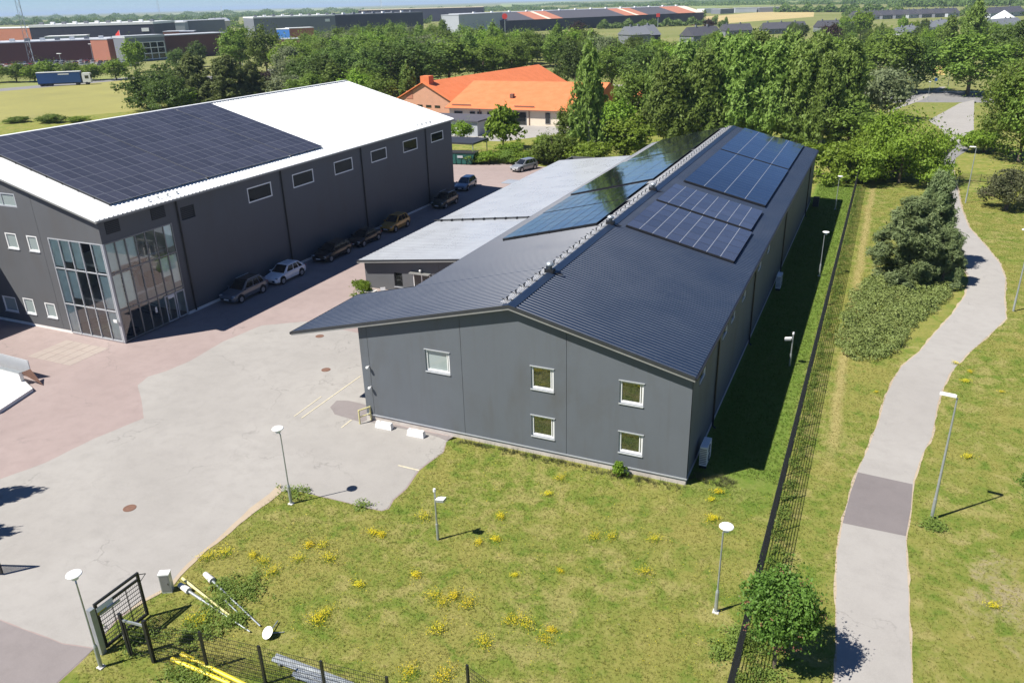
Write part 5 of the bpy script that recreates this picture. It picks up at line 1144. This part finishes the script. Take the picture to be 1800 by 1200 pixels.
# ------------------------------------------------------------ orange-roofed building
def tilem(name, c, c2, p_=.34):
    m, t, b, N, L = nodes(name); p = wpos(t); x, y, z = sep(t, p)
    st_ = math_(t, 'PINGPONG', math_(t, 'MULTIPLY', z, 1/(p_*.5)), .5); n_ = noise(t, .5, 5, .6, p)
    col = mixc(t, c, c2, ramp(t, n_, .35, .65)); col = mixc(t, col, tuple(q*.72 for q in c), ramp(t, st_, .0, .12, .6, 0))
    L.new(col, b.inputs['Base Color']); b.inputs['Roughness'].default_value = .75; return m
M['redtile'] = tilem('orange_roof_tiles', (.60,.165,.055), (.68,.20,.075))
M['brick'] = plain('pale_brick', (.50,.26,.17), .9, 0, .08, 1); M['brickdark'] = plain('dark_red_brick', (.14,.055,.045), .9, 0, .10, .3); M['brickmid'] = plain('orange_brick', (.40,.16,.10), .9, 0, .08, .3)
M['cream'] = plain('cream_render', (.66,.58,.46), .9, 0, .05, .5); M['navy'] = plain('navy_cladding', (.035,.035,.06), .6, 0, .08, .05); M['lgrey'] = plain('light_grey_cladding', (.42,.44,.47), .6, 0, .06, .1)
M['mgrey'] = plain('mid_grey_cladding', (.17,.18,.20), .6, 0, .06, .1); M['dgrey'] = plain('dark_roofing', (.075,.075,.09), .8, 0, .08, .2); M['blue'] = plain('blue_cladding', (.03,.14,.42), .6, 0, .05, .2); M['red'] = plain('red_sign', (.55,.04,.03), .5)
sch = thing('orange_roofed_building', 'single storey building with bright orange tiled roofs and cream walls beyond the yard', 'building')
q = MB(); q.box(-86,-52,131,161,0,3.6); q.build('wall', M['cream'], sch)
q = MB(); q.add([(-86.8,130.2,3.45),(-51.6,130.2,3.45),(-51.6,146,8.1),(-86.8,146,8.1),(-51.6,161.8,3.45),(-86.8,161.8,3.45)], [(0,1,2,3),(3,2,4,5),(1,4,2),(0,3,5),(0,5,4,1)]); q.build('roof', M['redtile'], sch)
q = MB(); q.box(-86.8,-51.6,130.05,130.2,3.3,3.46); q.build('gutter', M['rust'], sch)
q = MB(); q.add([(-51.9,131,0),(-51.9,161,0),(-51.9,161,3.7),(-51.9,146,8.0),(-51.9,131,3.7)], [(0,1,2,3,4)]); q.build('gable_wall', M['brickdark'], sch)
ax = Vector((7.4,53,0)).normalized(); pn = Vector((ax.y,-ax.x,0)); g0 = Vector((-97,138.6,0)); L2_ = 56
def W2(a, b, z): p = g0+ax*a+pn*b; return (p.x, p.y, z)
q = MB(); q.add([W2(0,-9,0),W2(0,9,0),W2(0,9,3.6),W2(0,0,8.0),W2(0,-9,3.6),W2(L2_,-9,0),W2(L2_,9,0),W2(L2_,9,3.6),W2(L2_,0,8.0),W2(L2_,-9,3.6)], [(0,1,2,3,4),(1,6,7,2),(5,0,4,9),(6,5,9,8,7)]); q.build('gable_wall', M['brick'], sch)
q = MB()
for s in (-1,1):
    P4 = [W2(-.6,0,8.35),W2(-.6,9.8*s,3.6),W2(L2_,9.8*s,3.6),W2(L2_,0,8.35)]; P5 = [(a,b,c-.22) for a,b,c in P4]
    q.add(P4+P5, [(0,1,2,3) if s < 0 else (0,3,2,1),(4,7,6,5) if s < 0 else (4,5,6,7),(0,4,5,1),(1,5,6,2)])
q.build('roof', M['redtile'], sch)
q = MB(); c0 = Vector(W2(1.5,0,8.6)); q.box(c0.x-1.2,c0.x+1.2,c0.y-1.2,c0.y+1.2,7.6,9.6); q.build('chimney', M['redtile'], sch)
q = MB(); q.obox(W2(-.05,-4.6,5.1), pn*1.0, ax*.04, (0,0,.9)); q.build('vent_shutter', M['brickmid'], sch)
for b_ in (-1.5, 1.2, 3.9): q = MB(); q.obox(W2(-.04,b_,2.6), pn*.8, ax*.04, (0,0,.28)); q.build('window', M['pane'], sch)
for x0_, x1_, z0_, z1_ in ((-84.6,-82.6,1.2,2.6),(-80.5,-79.3,1.2,2.6),(-78.6,-77.6,1.2,2.6),(-76,-74.6,.1,2.6),(-69.5,-66.4,.1,2.8),(-61.6,-60.6,.6,2.8)):
    q = MB(); q.box(x0_-.1,x1_+.1,130.9,130.98,z0_-.1,z1_+.1); f_ = q.build('window', M['mgrey'], sch); q = MB(); q.add([(x0_,130.89,z0_),(x1_,130.89,z0_),(x1_,130.89,z1_),(x0_,130.89,z1_)], [(0,1,2,3)]); q.build('pane', M['pane'], f_)
for x_ in (-78,-65.6): q = MB(); q.box(x_-.08,x_+.08,130.85,130.98,0,3.3); q.build('downpipe', M['rust'], sch)
q = MB(); q.box(-72.6,-71.8,136,137,5.3,6.2); q.build('chimney', M['rust'], sch)
for x0_ in (-85.5,-69.5): q = MB(); q.box(x0_,x0_+5,131.4,131.5,3.95,4.2); q.build('snow_rail', M['rust'], sch)
shed = thing('flat_roofed_shed', 'grey flat-roofed shed between the white roof and the orange-roofed building', 'shed')
q = MB(); q.box(-96,-70,113.6,123,0,2.9); q.build('wall', M['lgrey'], shed); q = MB(); q.box(-96.4,-69.6,113.2,123.4,2.9,3.2); q.build('roof', M['dgrey'], shed); q = MB(); q.box(-76,-73.4,113.52,113.6,.1,2.4); q.build('door', M['white'], shed)
ex = G(1078,205)
hut = thing('small_brick_hut', 'small red-roofed hut with white walls right of the orange-roofed building', 'hut', (*G(1112,190), 0)); q = MB(); q.box(-2.4,2.4,-2,2,0,3.2); q.build('wall', M['cream'], hut); q = MB(); q.add([(-2.8,-2.4,3.1),(2.8,-2.4,3.1),(2.8,2.4,3.1),(-2.8,2.4,3.1),(-2.8,0,4.4),(2.8,0,4.4)], [(0,1,5,4),(2,3,4,5),(1,2,5),(3,0,4),(0,3,2,1)]); q.build('roof', M['redtile'], hut); q = MB(); q.box(-.5,.5,-2.05,-2.0,.1,2.2); q.build('door', M['rust'], hut)
# container, carport
con = thing('waste_container', 'dark green waste container at the far corner of the pinkish yard', 'container', (-58.9, 85.4, 0), rad(8))
M['green'] = plain('green_paint', (.015,.10,.085), .5, 0, .1, 2)
q = MB(); q.add([(-2.2,-1.1,.15),(2.0,-1.1,.15),(2.0,1.1,.15),(-2.2,1.1,.15),(-2.6,-1.2,2.0),(2.6,-1.2,2.0),(2.6,1.2,2.0),(-2.6,1.2,2.0)], [(0,3,2,1),(0,1,5,4),(1,2,6,5),(2,3,7,6),(3,0,4,7),(4,5,6,7)]); q.build('body', M['green'], con)
for k in range(5): q = MB(); q.box(-1.9+k*.95,-1.8+k*.95,-1.25,-1.13,.2,1.9); q.build('rib', M['green'], con)
q = MB(); q.box(-2.7,2.7,-1.3,1.3,2.0,2.1); q.build('rim', M['dark'], con); q = MB(); q.box(-.5,.5,-1.27,-1.255,1.2,1.6); q.build('label_plate', M['lgrey'], con)
cp = thing('carport', 'dark flat carport roof behind the waste container', 'carport', (-61.5, 90.0, 0)); q = MB(); q.box(-4,4,-3,3,3.0,3.3); q.build('roof', M['trim'], cp)
for sx in (-3.8,3.8):
    for sy in (-2.8,2.8): q = MB(); q.box(sx-.06,sx+.06,sy-.06,sy+.06,0,3.0); q.build('post', M['steel'], cp)

# ------------------------------------------------------------ distant buildings
def far_block(name, label, p1, p2, vt, depth, wm, rm='lgrey', cat='building', roofh=.5, pitched=0, wins=0, group=None, H=None, vents=0, plate=0):
    a, b = Vector((*G(*p1), 0)), Vector((*G(*p2), 0)); H = H or height_at(a.x, a.y, vt); d = (b-a); L_ = d.length; o = thing(name, label, cat, tuple(a), math.atan2(d.y, d.x), group)
    q = MB(); q.box(0, L_, 0, depth, 0, H); q.build('wall', M[wm], o)
    if pitched:
        e = .4; q = MB(); q.add([(-e,-e,H),(L_+e,-e,H),(L_+e,depth+e,H),(-e,depth+e,H),(-e,depth/2,H+pitched),(L_+e,depth/2,H+pitched)], [(0,1,5,4),(2,3,4,5),(1,2,5),(3,0,4),(0,3,2,1)]); q.build('roof', M[rm], o)
        for k in range(2 if L_ > 12 else 1): q = MB(); cx2 = L_*(.3+.4*k); q.box(cx2-.4,cx2+.4,depth/2-.4,depth/2+.4,H+pitched*.7,H+pitched+.9); q.build('chimney', M['mgrey'], o)
    else: q = MB(); q.box(-.2, L_+.2, -.2, depth+.2, H, H+roofh); q.build('roof', M[rm], o)
    for k in range(vents): q = MB(); xx = L_*(k+.5)/vents; q.box(xx-1.3,xx+1.3,depth*.2,depth*.2+2.4,H+roofh,H+roofh+1.6); q.build('roof_hatch', M['white' if k % 2 else 'mgrey'], o)
    if plate: q = MB(); q.box(L_*plate-L_*.03,L_*plate+L_*.03,-.35,-.1,H*.72,H*.86); q.build('sign_board', M['white'], o)
    for k in range(wins):
        x_ = L_*(k+.5)/wins; ww = min(1.6, L_/wins*.3)*1.0
        q = MB(); q.box(x_-ww,x_+ww,-.12,-.02,H*.35,H*.72); f_ = q.build('window', M['white'], o); q = MB(); q.box(x_-ww*.85,x_+ww*.85,-.2,-.121,H*.39,H*.68); q.build('pane', M['pane'], f_)
    return o
far_block('brick_warehouse', 'long dark red brick wall of the warehouse complex behind the car park', (-70,116), (196,104), 80, 40, 'brickdark', 'lgrey', vents=10)
far_block('brick_portal', 'orange brick portal at the corner of the warehouse complex', (196,109), (226,106), 70, 12, 'brickmid')
ge = far_block('glazed_entrance', 'glazed entrance front with pale mullions in the brick warehouse complex', (228,110), (296,105), 68, 14, 'mgrey', 'lgrey', roofh=1.2)
La = (Vector(G(296,105))-Vector(G(228,110))).length; Hg = height_at(*G(228,110), 68)
q = MB(); q.box(1,La-1,-.3,-.2,1,Hg-2.5); gg = q.build('glazing', M['pane'], ge)
for k in range(6): q = MB(); xx = 1+(La-2)*k/5; q.box(xx-.2,xx+.2,-.5,-.301,.5,Hg-2.4); q.build('mullion', M['white'], gg)
for k in range(4): q = MB(); zz = 1+(Hg-3.5)*k/3; q.box(1,La-1,-.45,-.305,zz-.2,zz+.2); q.build('transom', M['white'], gg)
far_block('brick_wing', 'dark brick wing right of the glazed entrance', (296,104), (408,96), 64, 20, 'brickdark', 'lgrey')
far_block('brick_tower', 'square dark brick block on the roof line of the warehouse complex', (322,98), (347,97), 57, 16, 'brickdark')
far_block('orange_brick_hall', 'orange brick upper hall at the left picture edge', (-90,96), (62,94), 53, 30, 'brickmid', 'white')
far_block('navy_hall', 'long navy clad upper hall above the brick warehouse', (62,94), (277,87), 49, 60, 'navy', 'white', roofh=1.6, vents=11, plate=.93)

far_block('white_low_roof', 'low pale roof block between brick wall and navy hall', (86,98), (158,95), 66, 20, 'lgrey', 'white')
far_block('orange_brick_block', 'small orange brick block beside the dark brick block', (294,97), (323,96), 57, 14, 'brickmid')
far_block('grey_factory', 'pale grey factory block behind the navy hall', (276,78), (330,76), 42, 40, 'lgrey', 'white'); far_block('grey_factory', 'blue-grey factory block right of the pale one', (328,74), (400,70), 38, 40, 'mgrey', 'lgrey')
far_block('pale_house', 'pale house with a white chimney among the trees on the skyline', (380,66), (408,64), 38, 10, 'cream', 'lgrey', pitched=3, wins=3)
far_block('long_grey_warehouse', 'long grey warehouse with pale roof edge in the distance', (450,68), (592,62), 33, 60, 'mgrey', 'white', roofh=1.2, vents=9, plate=.9)
far_block('blue_store', 'low blue building with white roof beside the grey warehouse', (490,82), (512,82), 52, 14, 'blue', 'white'); far_block('red_brick_store', 'low orange brick building beside the blue one', (512,82), (555,80), 51, 14, 'brickmid', 'white'); far_block('red_brick_store', 'small dark brick building below the blue one', (490,90), (535,89), 70, 12, 'brickdark', 'lgrey')
far_block('navy_warehouse', 'long navy warehouse with thin pale roof edge above the wood', (592,62), (745,54), 28, 60, 'navy', 'mgrey', roofh=.8, vents=9); far_block('navy_warehouse', 'very long low navy warehouse on the skyline', (632,42), (850,36), 19, 60, 'navy', 'cream', roofh=.7)
far_block('white_gabled_hall', 'white gabled end of the long striped warehouse', (808,66), (884,58), 27, 16, 'lgrey', 'lgrey', pitched=0)
# long warehouse with striped roof
a, b = Vector((*G(850,60), 0)), Vector((*G(1236,40), 0)); d = b-a; L_ = d.length; Ha = height_at(a.x, a.y, 38)
sw_ = thing('striped_warehouse', 'very long warehouse whose dark roof has orange brick stripes', 'building', tuple(a), math.atan2(d.y, d.x))
q = MB(); q.box(0,L_,0,60,0,Ha); q.build('wall', M['navy'], sw_)
cuts = [(0,.20,'dgrey'),(.20,.255,'brickmid'),(.255,.27,'cream'),(.27,.32,'brickmid'),(.32,.60,'dgrey'),(.60,.65,'brickmid'),(.65,.665,'cream'),(.665,.71,'brickmid'),(.71,.86,'dgrey'),(.86,.955,'brickmid'),(.955,1.0,'cream')]
for s0, s1, m_ in cuts:
    q = MB(); q.add([(s0*L_,-1,Ha-.2),(s1*L_,-1,Ha-.2),(s1*L_,28,Ha+6.2),(s0*L_,28,Ha+6.2),(s0*L_,28,Ha-.3),(s1*L_,28,Ha-.3)], [(0,1,2,3),(3,2,5,4)]); q.build('roof_section', M[m_], sw_)
q = MB(); q.box(0,L_,28,60,Ha,Ha+6.4); q.build('roof', M['lgrey'], sw_)
for k in range(14): q = MB(); xx = L_*(k+.5)/14; q.box(xx-1,xx+1,30,32,Ha+6.4,Ha+7.6); q.build('roof_hatch', M['white'], sw_)
def sign_post(label, u, vb, vt, m_, w_, hh, round_=False):
    x, y = G(u, vb); H = height_at(x, y, vt); o = thing('sign_pylon', label, 'sign', (x, y, 0), YAW*-1)
    q = MB(); q.box(-.25,.25,-.25,.25,0,H); q.build('mast', M['steel'], o); q = MB()
    if round_: q.tube((0,-.5,H-hh/2),(0,.5,H-hh/2),hh/2,n=20)
    else: q.box(-w_/2,w_/2,-.5,.5,H-hh,H)
    q.build('board', M[m_], o)
sign_post('round red sign on a mast beside the white gabled hall', 888, 62, 24, 'red', 5, 4.5, True); sign_post('red square sign on a mast in front of the striped warehouse', 1156, 50, 24, 'red', 3, 3); sign_post('round blue water-tower sign above the trees on the left skyline', 404, 60, 33, 'blue', 5, 5, True)
far_block('brick_loading_bay', 'small brick block under the round red sign', (888,56), (905,55), 39, 8, 'brickmid')
far_block('grey_house', 'grey roofed house in the wood below the striped warehouse', (1108,92), (1142,90), 62, 12, 'mgrey', 'mgrey', pitched=4); far_block('grey_house', 'dark gabled house right of the grey roofed house in the wood', (1146,88), (1160,87), 62, 12, 'navy', 'mgrey', pitched=5)
far_block('dark_roofed_house', 'dark roofed house at the edge of the gardens below the brown field', (1218,84), (1268,80), 64, 10, 'mgrey', 'dgrey', pitched=4.5, wins=3)
for k in range(10):
    u = 1275+k*24
    if k in (2, 6): continue
    far_block('terraced_house', 'terraced house with steep dark roof in the row above the gardens', (u,64-k*1.0), (u+23,63-k*1.0), 0, 9, 'mgrey', 'dgrey', pitched=4.2, wins=2, group='terraced houses above the gardens', H=3.4)
for k in range(8):
    u = 1505+k*23; far_block('terraced_house', 'dark roofed house in the back row at the top right', (u,36-k*.8), (u+20,35-k*.8), 0, 10, 'lgrey' if k % 3 == 1 else 'mgrey', 'dgrey', pitched=4.6, wins=2, group='dark roofed houses in the back row', H=3.6)
for k in range(5):
    u = 1585+k*17; far_block('terraced_house', 'low house with flat grey roof in the front row at the top right', (u,66-k*4), (u+30,64-k*4), 0, 9, 'lgrey', 'mgrey', pitched=2.6, wins=3, group='low grey houses in the front row', H=3.0)
far_block('terraced_house', 'grey roofed house behind the large trees at the top right', (1730,58), (1800,52), 0, 12, 'lgrey', 'mgrey', pitched=4, wins=4, H=3.4)
far_block('terraced_house', 'dark house behind the white tent at the top right', (1740,32), (1800,28), 0, 12, 'lgrey', 'dgrey', pitched=5, wins=4, H=4)
x, y = G(1762,38); o = thing('white_tent', 'white peaked tent among the houses at the top right', 'tent', (x, y, 0)); q = MB(); q.lathe([(9,0),(9,3),(5,5.5),(.3,8.5)], 10); q.build('canopy', M['white'], o)
for u0, u1, v_, m_, l in ((1238,1265,24,'white','white end block of the industrial units beyond the brown field'),(1266,1290,25,'mgrey','dark unit beside the white end block beyond the brown field'),(1292,1330,23,'lgrey','pale grey industrial unit beyond the brown field'),(1334,1372,22,'mgrey','blue-grey industrial unit at the right end of the row beyond the brown field')):
    far_block('industrial_unit', l, (u0,v_), (u1,v_-1), 0, 20, m_, 'lgrey', H=6.5)
# lattice mast, pylons, flag, car park lamps
def mast(label, u, vb, H, w0):
    x, y = G(u, vb); o = thing('lattice_mast', label, 'mast', (x, y, 0)); q = MB(); cs = [(1,0),(-.5,.87),(-.5,-.87)]; n = int(H/4)
    for cx2, cy2 in cs: q.tube((cx2*w0,cy2*w0,0),(cx2*w0*.6,cy2*w0*.6,H),.14,n=4)
    q.build('legs', M['steel'], o); q = MB()
    for k in range(n):
        f0, f1 = 1-.4*k/n, 1-.4*(k+1)/n
        for i in range(3): a_, b_ = cs[i], cs[(i+1)%3]; q.tube((a_[0]*w0*f0,a_[1]*w0*f0,k*H/n),(b_[0]*w0*f1,b_[1]*w0*f1,(k+1)*H/n),.07,n=4)
    q.build('bracing', M['steel'], o)
mast('lattice radio mast rising above the brick warehouse at the left edge', 58, 112, 58, 1.6); mast('distant lattice mast on the skyline beyond the navy hall', 284, 44, 60, 2.2); mast('distant lattice mast on the skyline above the wood', 672, 34, 60, 2.2); mast('distant power pylon on the skyline', 392, 34, 34, 3)
x, y = G(220,106); o = thing('flag_pole', 'flagpole with orange-red flag beside the glazed entrance', 'flag', (x, y, 0)); q = MB(); hh = height_at(x, y, 53); q.tube((0,0,0),(0,0,hh),.18,.1,6); q.build('pole', M['white'], o); q = MB(); q.add([(0,0,hh),(-4,.3,hh-2.5),(-4.4,.2,hh-6),(0,0,hh-4.6)], [(0,1,2,3)]); q.build('flag', M['red'], o)
for u, vb, vt in ((24,110,88),(62,108,82),(99,108,76),(165,108,78),(175,106,70),(112,130,95),(245,116,80),(470,122,74),(428,122,80),(342,118,85)):
    x, y = G(u, vb); hh = height_at(x, y, vt); o = thing('car_park_lamp', 'tall thin lamp column of the distant car park', 'lamp post', (x, y, 0), 0, 'lamp columns of the distant car park'); q = MB(); q.tube((0,0,0),(0,0,hh),.18,.12,6); q.build('pole', M['steel'], o); q = MB(); q.box(-1.4,1.4,-.3,.3,hh,hh+.25); q.build('lamp_head', M['white'], o)
# distant parked cars (two meshes each: body and windows)
cb = MB(); cb.add([(-2.1,-.9,.25),(2.1,-.9,.25),(2.1,.9,.25),(-2.1,.9,.25),(-2.1,-.85,.85),(2.1,-.85,.95),(2.1,.85,.95),(-2.1,.85,.85),(-.4,-.65,1.45),(1.3,-.65,1.45),(1.3,.65,1.45),(-.4,.65,1.45),(-1.1,-.82,.9),(1.9,-.82,.95),(1.9,.82,.95),(-1.1,.82,.9)], [(0,3,2,1),(0,1,5,4),(1,2,6,5),(2,3,7,6),(3,0,4,7),(4,5,6,7),(8,9,10,11)])
cw = MB(); cw.add([(-1.1,-.82,.93),(1.9,-.82,.96),(1.9,.82,.96),(-1.1,.82,.93),(-.4,-.65,1.43),(1.3,-.65,1.43),(1.3,.65,1.43),(-.4,.65,1.43)], [(0,1,5,4),(1,2,6,5),(2,3,7,6),(3,0,4,7)]); cwm = cw.mesh('windows', M['screen'])
cms = [cb.mesh('body', paint('f'+str(i), c)) for i, c in enumerate(((.7,.7,.7),(.5,.52,.55),(.02,.02,.025),(.6,.6,.62),(.05,.08,.2),(.35,.03,.03),(.2,.21,.22)))]
for j in range(4):
    for k in range(26):
        if r.random() < .2: continue
        u = -40+k*10.8+r.uniform(-1,1); v = 112.5+j*3.6-k*.25; x, y = G(u, v)
        o = thing('distant_car', 'distant parked car in the car park of the brick warehouse', 'car', (x, y, .01), r.choice((0,math.pi))+.55+P90, 'cars in the distant car park'); link('body', r.choice(cms), o); link('windows', cwm, o)
x, y = G(1548,164); o = thing('distant_car', 'white car on the far road beside the willow', 'car', (x, y, .01), .0, None); link('body', cms[0], o); link('windows', cwm, o)
x, y = G(1576,176); o = thing('distant_car', 'silver car waiting just left of the far road crossing', 'car', (x, y, .01), .1, None); link('body', cms[3], o); link('windows', cwm, o)
# lorry
a, b = Vector(G(68,153)), Vector(G(163,149)); d = b-a; L_ = d.length
lo_ = thing('articulated_lorry', 'blue curtain-sided lorry on the road behind the hay field', 'lorry', (*a, 0), math.atan2(d.y, d.x)); M['lorryblue'] = plain('lorry_blue', (.012,.06,.20), .5, 0, .06, .3)
bx('trailer_body', 0, L_*.80, 0, 2.6, 1.1, 5.0, 'lorryblue', lo_); bx('trailer_roof', -.05, L_*.805, -.05, 2.65, 5.0, 5.2, 'white', lo_); bx('chassis', 0, L_*.95, .3, 2.3, .7, 1.1, 'black', lo_)
cbn = bx('cab', L_*.83, L_*.98, .1, 2.5, .9, 4.4, 'white', lo_); bx('windscreen', L_*.981, L_*.985, .3, 2.3, 2.4, 3.7, 'screen', cbn); bx('side_window', L_*.88, L_*.95, .07, .099, 2.4, 3.5, 'screen', cbn)
bx('logo_stripe', L_*.40, L_*.60, -.02, -.003, 4.1, 4.5, 'white', lo_)
for t_ in (.06,.14,.22,.72,.9):
    for yy in (.05, 2.25): q = MB(); q.tube((L_*t_,yy,.55),(L_*t_,yy+.3,.55),.55,n=14); q.build('wheel', M['rubber'], lo_)
# blue road sign at the crossing
x, y = G(1643,154); o = thing('road_sign', 'small blue road sign at the far crossing', 'sign', (x, y, 0), -YAW); hh = height_at(x, y, 137); q = MB(); q.tube((0,0,0),(0,0,hh),.05,n=6); q.build('pole', M['steel'], o); q = MB(); q.box(-.4,.4,-.06,-.03,hh-.9,hh); q.build('board', M['blue'], o)
x, y = G(1683,322); o = thing('signpost', 'short dark signpost where the footpath meets the dark asphalt', 'post', (x, y, 0)); q = MB(); q.tube((0,0,0),(0,0,1.7),.05,n=8); q.build('pole', M['steel'], o); q = MB(); q.box(-.16,.16,-.05,.05,1.5,1.8); q.build('box', M['trim'], o)
fence('green mesh fence on the right of the path junction', [G(1686,318), G(1760,322)], 1.1, 2.6); fence('green mesh fence on the left of the path junction', [G(1655,278), G(1680,252)], 1.2, 2.6)
# ------------------------------------------------------------ haze
hz = MB(); hz.box(-45000,45000,-45000,45000,-1.0,75.0)
hm = bpy.data.materials.new('haze'); hm.use_nodes = True; hm.node_tree.nodes.clear(); vo = hm.node_tree.nodes.new('ShaderNodeVolumePrincipled'); vo.inputs['Color'].default_value = (.62,.80,1.0,1); vo.inputs['Density'].default_value = .00008; vo.inputs['Anisotropy'].default_value = 0
oo = hm.node_tree.nodes.new('ShaderNodeOutputMaterial'); hm.node_tree.links.new(vo.outputs[0], oo.inputs['Volume'])
tag(hz.build('haze', hm), 'thin pale air haze around the whole scene', 'haze', kind='stuff')
print('objects', len(COL.objects), 'tris', sum(len(m.loops)-2*len(m.polygons) for m in bpy.data.meshes))
